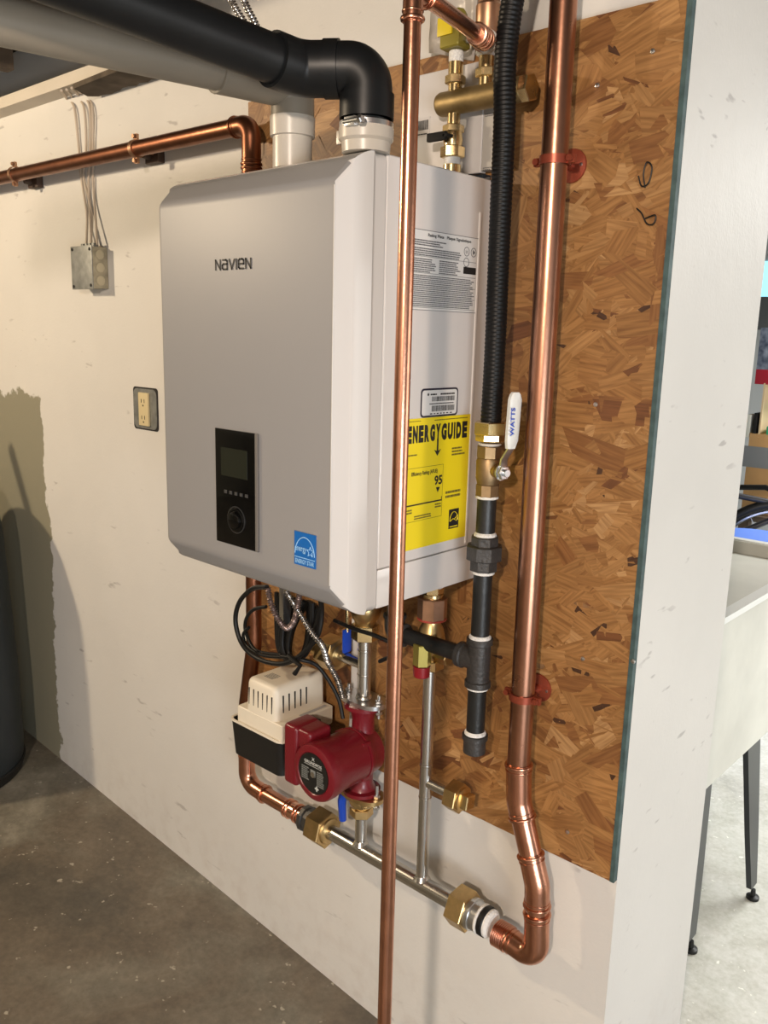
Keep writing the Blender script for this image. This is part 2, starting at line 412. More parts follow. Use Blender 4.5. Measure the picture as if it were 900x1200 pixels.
teal = mat('teal_edge_paint', (.055, .10, .10), .6, var=.35, vscale=50)
b = MB(); b.box((BX1 - .0005, -.0125, BZ0), (BX1 + .0075, -.0002, BZ1 + .001)); o = b.build('painted_edge', teal, board, smooth=False); o['label'] = 'dark teal painted edge'
for i, (u, v) in enumerate([(698, 474), (742, 775), (665, 975), (765, 60), (683, 772), (700, 100)]):
    p = at(u, v, y=-.0125); b = MB(); b.lathe(p, (0, -1, 0), [(0, .004), (.0015, .0035), (.002, .0015)], 12); b.build('screw', zinc, board)

for PX in ([(748, 206), (752, 218), (760, 214), (764, 196), (758, 190), (754, 204), (756, 220)], [(746, 244), (752, 250), (758, 262), (766, 262), (768, 252), (756, 256)]):
    b = MB(); b.tube(spline([at(u, v, y=-.0165) for u, v in PX], 5), .0011, 6); b.build('bent_wire', rubber, board)
# ------------------------------------------------------------------ boiler
W, H, ZB = .466, .697, 1.12; YF, YB = -.391, -.03; ZT = ZB + H
CX, CY, CZ, CB, SD = .0129, .0466, .0483, .0528, .0914
boiler = thing('boiler', 'grey and white wall-hung boiler mounted on the strand board', 'boiler', (W / 2, YB, ZB))
bm = bmesh.new()
fr = [bm.verts.new(p) for p in ((.014, YF, ZB + CB), (W - CX, YF, ZB + CB), (W - CX, YF, ZT - CZ), (.014, YF, ZT - CZ))]
o1 = [bm.verts.new(p) for p in ((0, YF + CY, ZB + .004), (W, YF + CY, ZB), (W, YF + CY, ZT), (0, YF + CY, ZT - .003))]
o2 = [bm.verts.new(p) for p in ((0, YF + SD, ZB + .004), (W, YF + SD, ZB), (W, YF + SD, ZT), (0, YF + SD, ZT - .003))]
def nf(vs, mi): f = bm.faces.new(vs); f.material_index = mi; return f
nf(fr, 0)
for i in range(4):
    j = (i + 1) % 4; nf((fr[i], fr[j], o1[j], o1[i]), 1 if i == 1 else 0); nf((o1[i], o1[j], o2[j], o2[i]), 1)
nf(o2[::-1], 1)
bmesh.ops.recalc_face_normals(bm, faces=bm.faces[:])
def eset(test): return [e for e in bm.edges if test(*[v.co for v in e.verts])]
near = lambda a, q: abs(a - q) < 1e-5
E1 = eset(lambda a, c: (near(a.y, YF + CY) and near(c.y, YF + CY)))
bmesh.ops.bevel(bm, geom=E1, offset=.024, segments=8, profile=.5, affect='EDGES', clamp_overlap=True, material=1)
E2 = eset(lambda a, c: not (near(a.y, YF + SD) and near(c.y, YF + SD)) and ((min(a.y, c.y) < YF + .001)) and not (near(a.y, YF) and near(c.y, YF) and near(a.x, W - CX) and near(c.x, W - CX)))
bmesh.ops.bevel(bm, geom=E2, offset=.010, segments=4, profile=.5, affect='EDGES', clamp_overlap=True, material=-1)
E3 = eset(lambda a, c: (abs(a.x - W) < .002 and abs(c.x - W) < .002 or a.x < .001 and c.x < .001) and abs(a.z - c.z) < .01 and abs(a.y - c.y) > .01)
bmesh.ops.bevel(bm, geom=E3, offset=.012, segments=4, profile=.5, affect='EDGES', clamp_overlap=True, material=1)
bm.faces.ensure_lookup_table()
for f in bm.faces:
    c = f.calc_center_median(); nrm = f.normal
    lim = W - CX
    # the silver panel covers front, top and bottom chamfers left of its right border (mitred with the white side)
    if c.y < YF + CY * .93:
        t = (c.y - YF) / CY
        f.material_index = 1 if c.x > lim + .0004 else 0
    else: f.material_index = 1
def split(bm, mi):
    c = bm.copy(); bmesh.ops.delete(c, geom=[f for f in c.faces if f.material_index != mi], context='FACES'); return c
for mi, nm, m in ((0, 'front_panel', grey_panel), (1, 'front_cover', white_plastic)):
    q = MB(); q.b.free(); q.b = split(bm, mi)
    for f in q.b.faces: f.material_index = 0
    me = bpy.data.meshes.new(nm); q.b.to_mesh(me); q.b.free(); me.materials.append(m); me.shade_smooth(); me.set_sharp_from_angle(angle=math.radians(50)); o = link(nm, me, boiler)
    if mi == 0: o['label'] = 'silver grey front panel'
bm.free()
b = MB(); b.box((W - CX - .0012, YF - .0007, ZB + CB + .006), (W - CX + .0002, YF + .002, ZT - CZ - .006)); b.build('panel_edge_strip', white_plastic, boiler)
b = MB(); b.box((.003, YF + SD + .002, ZB + .003), (W - .0005, YB, ZB + .068), bev=.004); b.build('lower_casing', case_white, boiler)
b = MB(); b.box((.002, YF + SD + .0022, ZB + .0692), (W, YB, ZT - .0005), bev=.005, seg=3); b.build('casing', case_white, boiler)
b = MB(); b.box((W - .004, -.068, ZB + .075), (W + .0022, -.062, ZT - .055), bev=.002); b.build('pressed_rib', case_white, boiler)
b = MB(); b.box((.02, YB + .0005, ZT - .03), (W - .02, -.0135, ZT + .012)); b.build('mounting_bracket', mat('bracket_blue_black', (.02, .028, .04), .4, .3), boiler)
# front lettering, control panel, blue sticker
fo, fx, fy = (0, YF - .0001, 0), (1, 0, 0), (0, 0, 1)
def stroke(mb, P, o, ux, uy, sx, sy, wd, h=.0004):
    P = [(x * sx, y * sy) for x, y in P]
    for (x0, y0), (x1, y1) in zip(P, P[1:]):
        L = math.hypot(x1 - x0, y1 - y0); tx, ty = (x1 - x0) / L * wd / 2, (y1 - y0) / L * wd / 2
        mb.prism([(x0 - tx + ty, y0 - ty - tx), (x1 + tx + ty, y1 + ty - tx), (x1 + tx - ty, y1 + ty + tx), (x0 - tx - ty, y0 - ty + tx)], o, ux, uy, h)
GL = {'N': [(0, 0), (0, 1), (.6, 0), (.6, 1)], 'a': [(.06, 1), (.46, 1), (.6, .86), (.6, 0), (.14, 0), (0, .14), (0, .42), (.14, .56), (.6, .56)], 'V': [(0, 1), (.32, 0), (.64, 1)],
      'I': [(0, 0), (0, 1)], 'e': [(0, .5), (.6, .5), (.6, .86), (.46, 1), (.14, 1), (0, .86), (0, .14), (.14, 0), (.58, 0)]}
b = MB(); x = .178
for ch in 'NaVIeN':
    stroke(b, GL[ch], (x, YF - .0002, 1.6555), fx, fy, .0205, .0145, .0026); x += {'I': .0058, 'V': .0182}.get(ch, .0178)
b.build('logo_lettering', ink, boiler, smooth=False)
b = MB(); b.box((.172, YF - .0022, 1.200), (.284, YF + .001, 1.397), bev=.001); cp_ = b.build('control_panel', black_gloss, boiler)
b = MB(); b.box((.188, YF - .0028, 1.318), (.258, YF - .002, 1.366)); b.build('display', lcd, cp_, smooth=False)
b = MB(); b.box((.2785, YF - .0034, 1.201), (.2850, YF - .0005, 1.397), bev=.0008); b.build('side_trim', mat('trim_grey', (.16, .15, .14), .3), cp_)
b = MB(); b.lathe((.228, YF - .002, 1.246), (0, -1, 0), [(0, .021), (.003, .021), (.004, .019), (.0035, .015), (.007, .014), (.008, .012)], 32); b.build('dial', black_gloss, cp_)
b = MB(); b.lathe((.228, YF - .0022, 1.246), (0, -1, 0), [(0, .0235), (.0014, .0235), (.0014, .0215), (0, .0215)], 40, closed=True); b.build('dial_ring', mat('dial_ring_grey', (.06, .06, .06), .25, .5), cp_)
for i in range(5):
    b = MB(); b.box((.196 + i * .014, YF - .003, 1.288), (.203 + i * .014, YF - .002, 1.2935)); b.build('button', mat('button_grey', (.05, .05, .05), .4) if i == 0 else bpy.data.materials['button_grey'], cp_)
sx0, sz0 = .372, 1.1985
b = MB(); b.box((sx0, YF - .0006, sz0), (sx0 + .049, YF + .001, sz0 + .054)); st = b.build('energy_sticker', blue, boiler, smooth=False); st['label'] = 'blue energy star sticker'
b = MB(); so = (sx0, YF - .0007, sz0)
pts = []
for k in range(25):
    a = math.radians(4 + 172 * k / 24); pts.append(V((sx0 + .0245 - math.cos(a) * .0225, YF - .0009, sz0 + .0165 + math.sin(a) * .0300)))
b.tube(pts, .0007, 6)
obox(b, so, fx, fy, .001, .0125, .048, .0136)
put_text(b, 'energy', (sx0 + .003, YF - .0011, sz0 + .020), fx, (-.12, 0, 1), .026, .010, bold=.01)
star = []
for k in range(10):
    a = math.pi / 2 + k * math.pi / 5; r = .0085 if k % 2 == 0 else .0036; star.append((.0375 + r * math.cos(a), .0255 + r * math.sin(a)))
for k in range(10):
    p, q = star[k], star[(k + 1) % 10]; b.tube([V((sx0 + p[0], YF - .001, sz0 + p[1])), V((sx0 + q[0], YF - .001, sz0 + q[1]))], .0006, 5)
put_text(b, 'ENERGY STAR', (sx0 + .003, YF - .0009, sz0 + .003), fx, fy, .043, .0072, bold=.02)
b.build('lettering', lightblue, st, smooth=False)
# labels on the right side of the casing: local axes u=+y, v=+z
ux, uy = (0, 1, 0), (0, 0, 1)
def side(y, z, h=.0): return (W + .0004 + h, y, z)
# rating plate
b = MB(); obox(b, side(-.262, 1.598), ux, uy, 0, 0, .195, .1215, .0003); rp_ = b.build('rating_plate', paper, boiler, smooth=False)
b = MB(); o = side(-.262, 1.598, .0004)
for q in ((0, 0, .195, .0008), (0, .1207, .195, .1215), (0, 0, .0008, .1215), (.1942, 0, .195, .1215)): obox(b, o, ux, uy, *q, .0002)
b.build('border_line', print_grey, rp_, smooth=False)
b = MB(); o = side(-.262, 1.598, .0006)
put_text(b, 'Rating Plate   Plaque Signaletique', (o[0], o[1] + .062, o[2] + .111), ux, uy, .112, .0062, bold=.025); b.build('heading', ink, rp_, smooth=False)
b = MB()
bars(b, o, ux, uy, .006, .098, .11, .108, 3); bars(b, o, ux, uy, .006, .083, .150, .096, 4, ragged=.05)
bars(b, o, ux, uy, .006, .058, .085, .080, 7, ragged=.2); bars(b, o, ux, uy, .092, .058, .150, .080, 7, ragged=.3)
bars(b, o, ux, uy, .006, .006, .189, .055, 17, ragged=.08)
for yy in (.004, .0205, .0385, .0565, .0815): obox(b, o, ux, uy, .004, yy, .190, yy + .0006, .0002)
stuff(b.build('fine_print', print_grey, rp_, smooth=False))
b = MB()
for cx, cy in ((.163, .098), (.182, .098), (.163, .081)):
    b.lathe(V(o) + V((0, cx, cy)), (1, 0, 0), [(0, .0075), (.0002, .0075), (.0002, .0065), (0, .0065)], 20, closed=True)
put_text(b, '*', (o[0], o[1] + .1595, o[2] + .094), ux, uy, .007, .007); b.lathe(V(o) + V((0, .182, .098)), (1, 0, 0), [(0, .0045), (.0003, .0045)], 3, rot=math.pi)
b.build('emblem', print_grey, rp_, smooth=False)
b = MB(); obox(b, o, ux, uy, .156, .0625, .190, .0735, .0003); cs = b.build('approval_mark', ink, rp_, smooth=False)
# barcode sticker
by0, bz0 = -.204, 1.4275
def rrect(w_, h_, r, n=6):
    P = []
    for cx, cy, a0 in ((w_ - r, h_ - r, 0), (r, h_ - r, 90), (r, r, 180), (w_ - r, r, 270)):
        for k in range(n + 1): a = math.radians(a0 + 90 * k / n); P.append((cx + r * math.cos(a), cy + r * math.sin(a)))
    return P
b = MB(); b.prism(rrect(.098, .047, .007), side(by0, bz0), ux, uy, .0004); bs = b.build('barcode_sticker', mat('sticker_border_navy', (.02, .018, .035), .4), boiler, smooth=False); bs['label'] = 'white barcode sticker with dark border'
b = MB(); b.prism([(x + .003, y + .003) for x, y in rrect(.092, .041, .005)], side(by0, bz0, .0004), ux, uy, .0002); b.build('paper_face', paper, bs, smooth=False)
b = MB(); o = side(by0, bz0, .0007)
for (z0, z1) in ((.0255, .0335), (.009, .0185)):
    x = .028
    while x < .088:
        wd = random.choice((.0006, .0009, .0014)); obox(b, o, ux, uy, x, z0, x + wd, z1, .0001); x += wd + random.choice((.0006, .001))
bars(b, o, ux, uy, .022, .0208, .086, .0240, 1, ragged=.02, word=(.0015, .003)); bars(b, o, ux, uy, .024, .0045, .084, .0075, 1, ragged=.02, word=(.003, .006), gap=.004)
bars(b, o, ux, uy, .024, .0358, .040, .0385, 1, ragged=0, fill=.9); bars(b, o, ux, uy, .050, .0358, .088, .0388, 1, ragged=0, fill=.9, word=(.002, .004))
b.lathe(V(o) + V((0, .018, .0372)), (1, 0, 0), [(0, .0022), (.0002, .0022)], 12)
b.build('barcode', ink, bs, smooth=False)
# yellow efficiency label
yy0, yz0, yw, yh = -.252, 1.2085, .189, .2185
b = MB(); obox(b, side(yy0, yz0), ux, uy, 0, 0, yw, yh, .0004); yl = b.build('efficiency_label', yellow, boiler, smooth=False); yl['label'] = 'bright yellow efficiency label'
b = MB(); o = side(yy0, yz0, .0006)
put_text(b, 'ENERGY', (o[0], o[1] + .0155, o[2] + .1785), ux, uy, .0865, .0285, per=True, bold=.075)
put_text(b, 'GUIDE', (o[0], o[1] + .1045, o[2] + .1785), ux, uy, .0715, .0285, per=True, bold=.075)
obox(b, o, ux, uy, .0935, .160, .0975, .182)
b.prism([(.0955, .153), (.1045, .164), (.0955, .1605), (.0865, .164)], o, ux, uy, .0003)
put_text(b, 'Efficiency Rating (AFUE)', (o[0], o[1] + .030, o[2] + .1225), ux, uy, .068, .0085, bold=.03)
put_text(b, '95', (o[0], o[1] + .0905, o[2] + .103), ux, uy, .021, .0165, bold=.035)
b.prism([(.095, .099), (.1055, .099), (.1003, .090)], o, ux, uy, .0003)
obox(b, o, ux, uy, .020, .0745, .112, .0768); obox(b, o, ux, uy, .1105, .0745, .1115, .082)
for q in ((.0165, .0475, .1130, .0480), (.0165, .1370, .1130, .1375), (.0165, .0475, .0170, .1375), (.1125, .0475, .1130, .1375)): obox(b, o, ux, uy, *q, .0001)
obox(b, o, ux, uy, .134, .0205, .162, .055); b.build('lettering', ink, yl, smooth=False)
b = MB(); bars(b, o, ux, uy, .010, .2135, .050, .2155, 1, ragged=0, word=(.002, .005)); bars(b, o, ux, uy, .085, .2125, .176, .2152, 1, ragged=0, word=(.002, .005))
bars(b, o, ux, uy, .010, .158, .042, .162, 1, ragged=0); bars(b, o, ux, uy, .135, .150, .172, .166, 3, ragged=.4)
bars(b, o, ux, uy, .018, .062, .034, .071, 2, ragged=.1); bars(b, o, ux, uy, .094, .064, .111, .073, 2, ragged=.1); bars(b, o, ux, uy, .040, .0505, .088, .0585, 2, ragged=.1)
bars(b, o, ux, uy, .122, .077, .168, .092, 2, ragged=.1); stuff(b.build('fine_print', mat('print_on_yellow', (.16, .13, .02), .6), yl, smooth=False))
b = MB(); o2_ = side(yy0, yz0, .0010)
pts = [V((o2_[0], o2_[1] + .148 - .0115 * math.cos(math.radians(a)), o2_[2] + .034 + .016 * math.sin(math.radians(a)))) for a in range(0, 181, 15)]
b.tube(pts, .0006, 5); b.tube([V((o2_[0], o2_[1] + .138, o2_[2] + .034)), V((o2_[0], o2_[1] + .146, o2_[2] + .038)), V((o2_[0], o2_[1] + .156, o2_[2] + .033)), V((o2_[0], o2_[1] + .159, o2_[2] + .043)), V((o2_[0], o2_[1] + .150, o2_[2] + .037))], .0007, 5)
bars(b, o2_, ux, uy, .137, .023, .159, .0265, 1, ragged=0, word=(.002, .003)); b.build('star_mark', yellow, yl, smooth=False)

# ------------------------------------------------------------------ pipes behind and below the boiler
YP = -.065
def collar(b, p, d, r, w_=.004, extra=.0035):
    b.lathe(V(p) - V(d).normalized() * w_ / 2, d, [(0, r), (w_ * .15, r + extra * .8), (w_ * .5, r + extra), (w_ * .85, r + extra * .8), (w_, r)], 24)
def fitting(parent, name, pts, r, m, bend=.03, ring=True, n=24):
    """an elbow or sleeve a little thicker than its pipe, with a crimp bead at each end"""
    b = MB(); b.tube(pts, r, n, bend=bend, seg=10)
    P = path(pts, bend, 10) if len(pts) > 2 else [V(p) for p in pts]
    if ring:
        for a, c in ((P[0], P[1]), (P[-1], P[-2])):
            d = (c - a).normalized(); collar(b, a + d * .004, d, r, .006, .003); collar(b, a + d * .013, d, r, .003, .0012)
    return b.build(name, m, parent)
# big wall pipe on the right
RB = .0208
def xb(z): return .603 + (1.9 - z) * .004
pA = V((.601, YP, 2.6)); pB = V((.606, YP, .800)); pC = V((.611, YP, .745)); pD = V((.660, YP, .600)); pE = V((.669, YP, .452)); pF = V((.574, YP, .460))
def mid(a, b_, t): return a + (b_ - a) * t
rise = thing('copper_riser', 'thick copper pipe running down strand board right of black hose', 'pipe', (.668, YP, .44))
b = MB(); b.tube([V((.6005, YP, 2.39)), pB], RB, 28); b.build('upright_pipe', mat('copper_riser_skin', (.45, .225, .145), .28, 1, var=.25, vscale=14, bump=.04, bscale=60), rise)
q1, q2 = pB + V((0, 0, .018)), mid(pC, pD, .22)
fitting(rise, 'elbow', [q1, pC, q2], RB + .002, copper, .05)
q3 = mid(pC, pD, .62)
b = MB(); b.tube([q2, q3 + (pD - pC) * .05], RB, 28); b.build('slanted_pipe', copper, rise)
q4 = mid(pD, pE, .30); fitting(rise, 'elbow', [q3, pD, q4], RB + .002, copper, .05)
q5 = mid(pD, pE, .36); b = MB(); b.tube([q4, q5 + V((0, 0, -.01))], RB, 28); b.build('short_pipe', copper, rise)
fitting(rise, 'elbow', [q5, pE, pF + V((.030, 0, 0))], RB + .002, copper, .040)
b = MB(); th = [(0, RB + .002)]
for k in range(7): th += [(.002 + k * .004, RB + .0045), (.004 + k * .004, RB + .002)]
b.lathe(pF + V((.034, 0, 0)), (-1, 0, 0), th, 28); b.build('threaded_adaptor', copper, rise)
# left copper return pipe
left = thing('copper_pipe', 'copper pipe along cream wall passing down left behind boiler', 'pipe', (-.12, YP, .46))
RL = .0182; XL = -.130
uL, uR = at(0, 208, y=YP), at(258, 149, y=YP)
zU = 1.978
b = MB(); b.tube([V((-3.2, YP, 1.990)), V((XL - .05, YP, zU))], RL, 26); b.build('level_pipe', copper_dull, left)
fitting(left, 'elbow', [V((XL - .055, YP, zU)), V((XL, YP, zU)), V((XL, YP, 1.895))], RL + .002, copper_dull, .034)
b = MB(); b.tube([V((XL, YP, 1.90)), V((XL - .002, YP, .84)), V((XL - .032, YP, .68)), V((XL - .032, YP, .55))], RL, 26, bend=.08); b.build('drop_pipe', copper_dull, left)
fitting(left, 'coupling', [V((XL, YP, 1.895)), V((XL, YP, 1.855))], RL + .002, copper_dull, 0)
zM = .470
fitting(left, 'elbow', [V((XL - .032, YP, .560)), V((XL - .032, YP, zM + .004)), V((-.090, YP, zM))], RL + .0022, copper, .036)
b = MB(); b.tube([V((-.095, YP, zM)), V((.02, YP, zM))], RL, 26); b.build('lower_pipe', copper, left)
b = MB(); b.tube([V((-.012, YP, zM)), V((.042, YP, zM))], RL + .002, 26)
for x, ww in ((-.010, .006), (.002, .003), (.024, .005), (.034, .004)): collar(b, (x, YP, zM), (1, 0, 0), RL + .002, ww, .003)
b.build('end_adaptor', solder, left)

# stainless header
head = thing('steel_header', 'horizontal stainless header pipe with brass nuts under red pump', 'pipe', (.3, YP, .455))
RH = .0168
b = MB(); b.tube([V((.10, YP, zM)), V((.515, YP, zM))], RH, 28); b.build('header_tube', steel, head)
b = MB(); b.hex(V((.082, YP, zM)), V((.126, YP, zM)), .072, rot=.25); b.lathe((.126, YP, zM), (1, 0, 0), [(0, .030), (.004, .028), (.007, .022), (.007, .017)], 28); b.build('brass_nut', brass, head)
b = MB(); b.hex(V((.482, YP, zM)), V((.520, YP, zM)), .070, rot=.1); b.lathe((.482, YP, zM), (-1, 0, 0), [(0, .028), (.004, .024), (.006, .018)], 28); b.build('brass_nut', brass, head)
b = MB(); b.lathe((.044, YP, zM), (1, 0, 0), [(0, .024), (.004, .030), (.014, .030), (.016, .026), (.024, .026), (.026, .032), (.038, .032)], 10); b.build('lock_ring', mat('dark_steel_ring', (.12, .12, .12), .35, .8), head)
b = MB(); b.lathe((.520, YP, zM), (1, 0, 0), [(0, .031), (.010, .031), (.011, .0285), (.024, .0285)], 32); b.build('tail_piece', zinc, head)
b = MB(); b.lathe((.544, YP, zM), (1, 0, 0), [(0, .0285), (.003, .030), (.006, .029)], 32); b.build('sealant_ring', teflon, head)
b = MB(); b.lathe((.550, YP, zM), (1, 0, 0), [(0, .027), (.002, .0295), (.011, .0295), (.013, .027)], 12); b.build('union_gasket_ring', rubber, head)
b = MB(); b.lathe((.563, YP, zM), (1, 0, 0), [(0, .027), (.004, .027), (.007, .024), (.009, .022)], 32); b.build('sealant_ring', teflon, head)
XA, XB = .224, .396
b = MB(); b.tube([V((XA, YP, zM + .005)), V((XA, YP, .565))], .0125, 24); b.lathe((XA, YP, zM + .013), (0, 0, 1), [(0, .018), (.004, .0155), (.009, .0125)], 24); b.build('pump_stub', steel, head)
b = MB(); b.tube([V((XB, YP, zM + .005)), V((XB, YP, .935))], .0122, 24); b.lathe((XB, YP, zM + .013), (0, 0, 1), [(0, .018), (.004, .015), (.009, .0122)], 24)
collar(b, (XB, YP, .735), (0, 0, 1), .0122, .006, .0015); collar(b, (XB, YP, .665), (0, 0, 1), .0122, .004, .001); b.build('riser_tube', steel, head)
zC = .697
b = MB(); b.tube([V((XB + .008, YP, zC)), V((.462, YP, zC))], .0098, 22); b.build('branch_tube', steel, head)
b = MB(); b.hex(V((.458, YP, zC)), V((.486, YP, zC)), .052, rot=.3); b.lathe((.486, YP, zC), (1, 0, 0), [(0, .023), (.004, .0225), (.006, .018)], 24); b.build('cap_nut', brass, head)
b = MB(); b.hex(V((.490, YP, zC)), V((.507, YP, zC)), .026, n=4, rot=.6, c=.002); b.build('cap_plug', brass_l, head)

# red circulator
pump = thing('circulator_pump', 'red circulator pump with round black label between steel stubs', 'pump', (XA, YP, .60))
zP = .703; ZFT, ZFB = .812, .607
b = MB()
b.lathe((XA, YP + .03, zP), (0, -1, 0), [(0, .020), (.004, .040), (.016, .050), (.044, .052), (.050, .056), (.058, .056), (.060, .050)], 32)
b.lathe((XA, YP, zP), (0, 0, 1), [(.02, .030), (.050, .024), (.075, .0235), (.098, .030), (.100, .042), (.109, .042)], 28)
b.lathe((XA, YP, zP), (0, 0, -1), [(.02, .030), (.050, .024), (.072, .0235), (.084, .030), (.086, .040), (.094, .040)], 28)
b.build('volute', red, pump)
b = MB(); b.lathe((XA, YP - .028, zP), (0, -1, 0), [(0, .050), (.004, .055), (.060, .056), (.092, .060), (.106, .060), (.1115, .058), (.1145, .052), (.115, .045), (.113, .043), (.113, .001)], 40); b.build('motor', red, pump)
for a in (45, 135, 225, 315):
    p = V((XA + .051 * math.cos(math.radians(a)), YP - .030, zP + .051 * math.sin(math.radians(a)))); b = MB(); b.box(p - V((.006, .012, .006)), p + V((.006, .010, .006)), bev=.002); b.lathe(p - V((0, .012, 0)), (0, -1, 0), [(0, .0042), (.004, .0042)], 6); b.build('motor_lug', red, pump)
YM = YP - .1410
b = MB(); b.lathe((XA, YM, zP), (0, -1, 0), [(0, .0425), (.0012, .0425), (.0014, .041)], 40); nb = b.build('name_plate', mat('name_plate_black', (.008, .009, .009), .3), pump); nb['label'] = 'round black name plate with white print'
b = MB(); put_text(b, 'GRUNDFOS', (XA - .025, YM - .0018, zP + .0185), fx, fy, .050, .0065, bold=.03)
put_text(b, 'X', (XA - .004, YM - .0018, zP + .0275), fx, fy, .009, .007, bold=.03)
obox(b, (XA, YM - .0016, zP), fx, fy, -.025, .0155, .025, .0163)
b.build('name_plate_lettering', mat('plate_print', (.5, .52, .5), .4), nb, smooth=False)
b = MB(); put_text(b, '+', (XA + .006, YM - .0018, zP - .034), fx, fy, .011, .011, bold=.05); b.build('plus_mark', bpy.data.materials['plate_print'], nb, smooth=False)
b = MB(); o = (XA, YM - .0016, zP)
bars(b, o, fx, fy, -.033, -.018, -.011, .011, 7, ragged=.2, word=(.002, .006)); bars(b, o, fx, fy, .011, -.022, .032, .011, 8, ragged=.2, word=(.002, .006))
obox(b, o, fx, fy, -.007, -.006, .007, .008, .0004); stuff(b.build('fine_print', mat('plate_fine_print', (.20, .21, .20), .5), nb, smooth=False))
b = MB(); b.lathe((XA, YM - .0012, zP - .002), (0, -1, 0), [(0, .0065), (.002, .006), (.0022, .002)], 16); b.build('vent_screw', steel, nb)
b = MB(); bb = bmesh.new(); bmesh.ops.create_cube(bb, size=1)
x0, x1, y0, y1, z0, z1 = XA - .096, XA - .056, YM + .004, YM + .072, zP - .056, zP + .076
for q in bb.verts: q.co = V((x0 + (q.co.x + .5) * (x1 - x0), y0 + (q.co.y + .5) * (y1 - y0), z0 + (q.co.z + .5) * (z1 - z0)))
bmesh.ops.bevel(bb, geom=[e for e in bb.edges], offset=.010, segments=5, profile=.55, affect='EDGES'); b.merge(bb)
b.box((x1 - .014, y0 + .006, zP + .030), (XA - .022, y1, z1 - .003), bev=.013, seg=5)
b.build('terminal_box', red, pump)
b = MB(); b.box((x0 + .004, y1 - .001, z0 + .006), (x1 - .004, y1 + .004, z1 - .006)); b.build('box_gasket', rubber, pump)
# pump flanges (grey steel, oval) and bolts
for zf, nm, m in ((ZFT, 'upper_flange', zinc), (ZFB - .008, 'lower_flange', brass)):
    P = []
    for k in range(40):
        a = 2 * math.pi * k / 40; P.append((.056 * math.copysign(abs(math.cos(a)) ** .8, math.cos(a)), .034 * math.copysign(abs(math.sin(a)) ** .9, math.sin(a))))
    b = MB(); b.prism(P, (XA, YP, zf), (1, 0, 0), (0, 1, 0), .009); b.build(nm, m, pump)
    for sgn in (-1, 1):
        b = MB(); x = XA + sgn * .043; b.lathe((x, YP, zf - .024 if zf == ZFT else zf - .012), (0, 0, 1), [(0, .0038), (.050, .0038), (.051, .003)], 12)
        b.hex((x, YP, zf + .009), (x, YP, zf + .017), .013); b.hex((x, YP, zf - .016), (x, YP, zf - .009), .013); b.build('bolt', zinc, pump)
# steel tube between the pump and the valve above it
up = thing('steel_tee', 'short steel tee tube above red pump with side brass nut', 'pipe', (XA, YP, .812))
b = MB(); b.tube([V((XA, YP, .8215)), V((XA, YP, .955))], .0138, 24); b.lathe((XA, YP, .8215), (0, 0, 1), [(0, .0175), (.004, .016), (.007, .0138)], 24)
for z in (.872, .925): collar(b, (XA, YP, z), (0, 0, 1), .0138, .005, .0012)
b.tube([V((XA - .006, YP, .893)), V((.150, YP, .893))], .0118, 22); b.build('tee_tube', steel, up)
b = MB(); b.hex(V((.108, YP, .893)), V((.150, YP, .893)), .066, rot=.2); b.lathe((.150, YP, .893), (1, 0, 0), [(0, .026), (.004, .024), (.006, .0125)], 24); b.lathe((.112, YP, .893), (-1, 0, 0), [(0, .022), (.025, .022), (.026, .018), (.05, .018)], 24); b.build('side_nut', brass, up)
# isolation valves
def valve_body(t, x, z0, z1, m=brass, r=.024):
    b = MB(); h = z1 - z0
    b.lathe((x, YP, z0), (0, 0, 1), [(0, r * .8), (h * .12, r * .85), (h * .2, r * 1.05), (h * .5, r * 1.25), (h * .78, r * 1.05), (h * .9, r * .8), (h, r * .8)], 28)
    return b.build('valve_body', m, t)
v1 = thing('isolation_valve', 'brass valve with blue tag handle between boiler and steel tee', 'valve', (XA, YP, .95))
b = MB(); b.hex((XA, YP, .949), (XA, YP, .981), .050, rot=.2); b.build('union_nut', brass_l, v1)
valve_body(v1, XA, .981, 1.052, brass, .027)
b = MB(); b.lathe((XA, YP, 1.052), (0, 0, 1), [(0, .033), (.006, .036), (.016, .036), (.018, .031), (.026, .031), (.028, .036), (.050, .036), (.0535, .034), (.0685, .034)], 32); b.build('collar_nut', brass, v1)
b = MB(); b.tube([V((XA - .028, YP, 1.02)), V((XA - .052, YP, 1.015)), V((XA - .052, YP, .950))], .004, 10); b.build('handle_stem', brass_l, v1)
b = MB(); b.box((XA - .056, YP - .010, .905), (XA - .049, YP + .012, .956), bev=.003); o = b.build('valve_handle', blue_h, v1); o['label'] = 'blue valve handle'
v2 = thing('isolation_valve', 'brass valve with yellow plated body and red drain cap under boiler', 'valve', (XB, YP, .935))
b = MB(); b.hex((XB, YP, 1.085), (XB, YP, 1.1205), .036, rot=.1); b.lathe((XB, YP, 1.078), (0, 0, 1), [(0, .020), (.007, .020)], 24); b.build('top_fitting', brass_l, v2)
b = MB(); b.lathe((XB, YP, 1.098), (0, 0, 1), [(0, .0195), (.002, .0215), (.004, .0195)], 24); b.build('sealant_ring', teflon, v2)
b = MB(); b.hex((XB, YP, 1.036), (XB, YP, 1.078), .052, n=8); b.build('union_collar', bronze, v2)
b = MB(); b.lathe((XB, YP, 1.034), (0, 0, 1), [(0, .0275), (.002, .0285), (.004, .0275)], 28); b.build('red_washer', mat('washer_red', (.35, .05, .03), .5), v2)
valve_body(v2, XB, .955, 1.034, brass, .022)
b = MB(); b.hex((XB, YP, .936), (XB, YP, .956), .046); b.build('lower_nut', brass, v2)
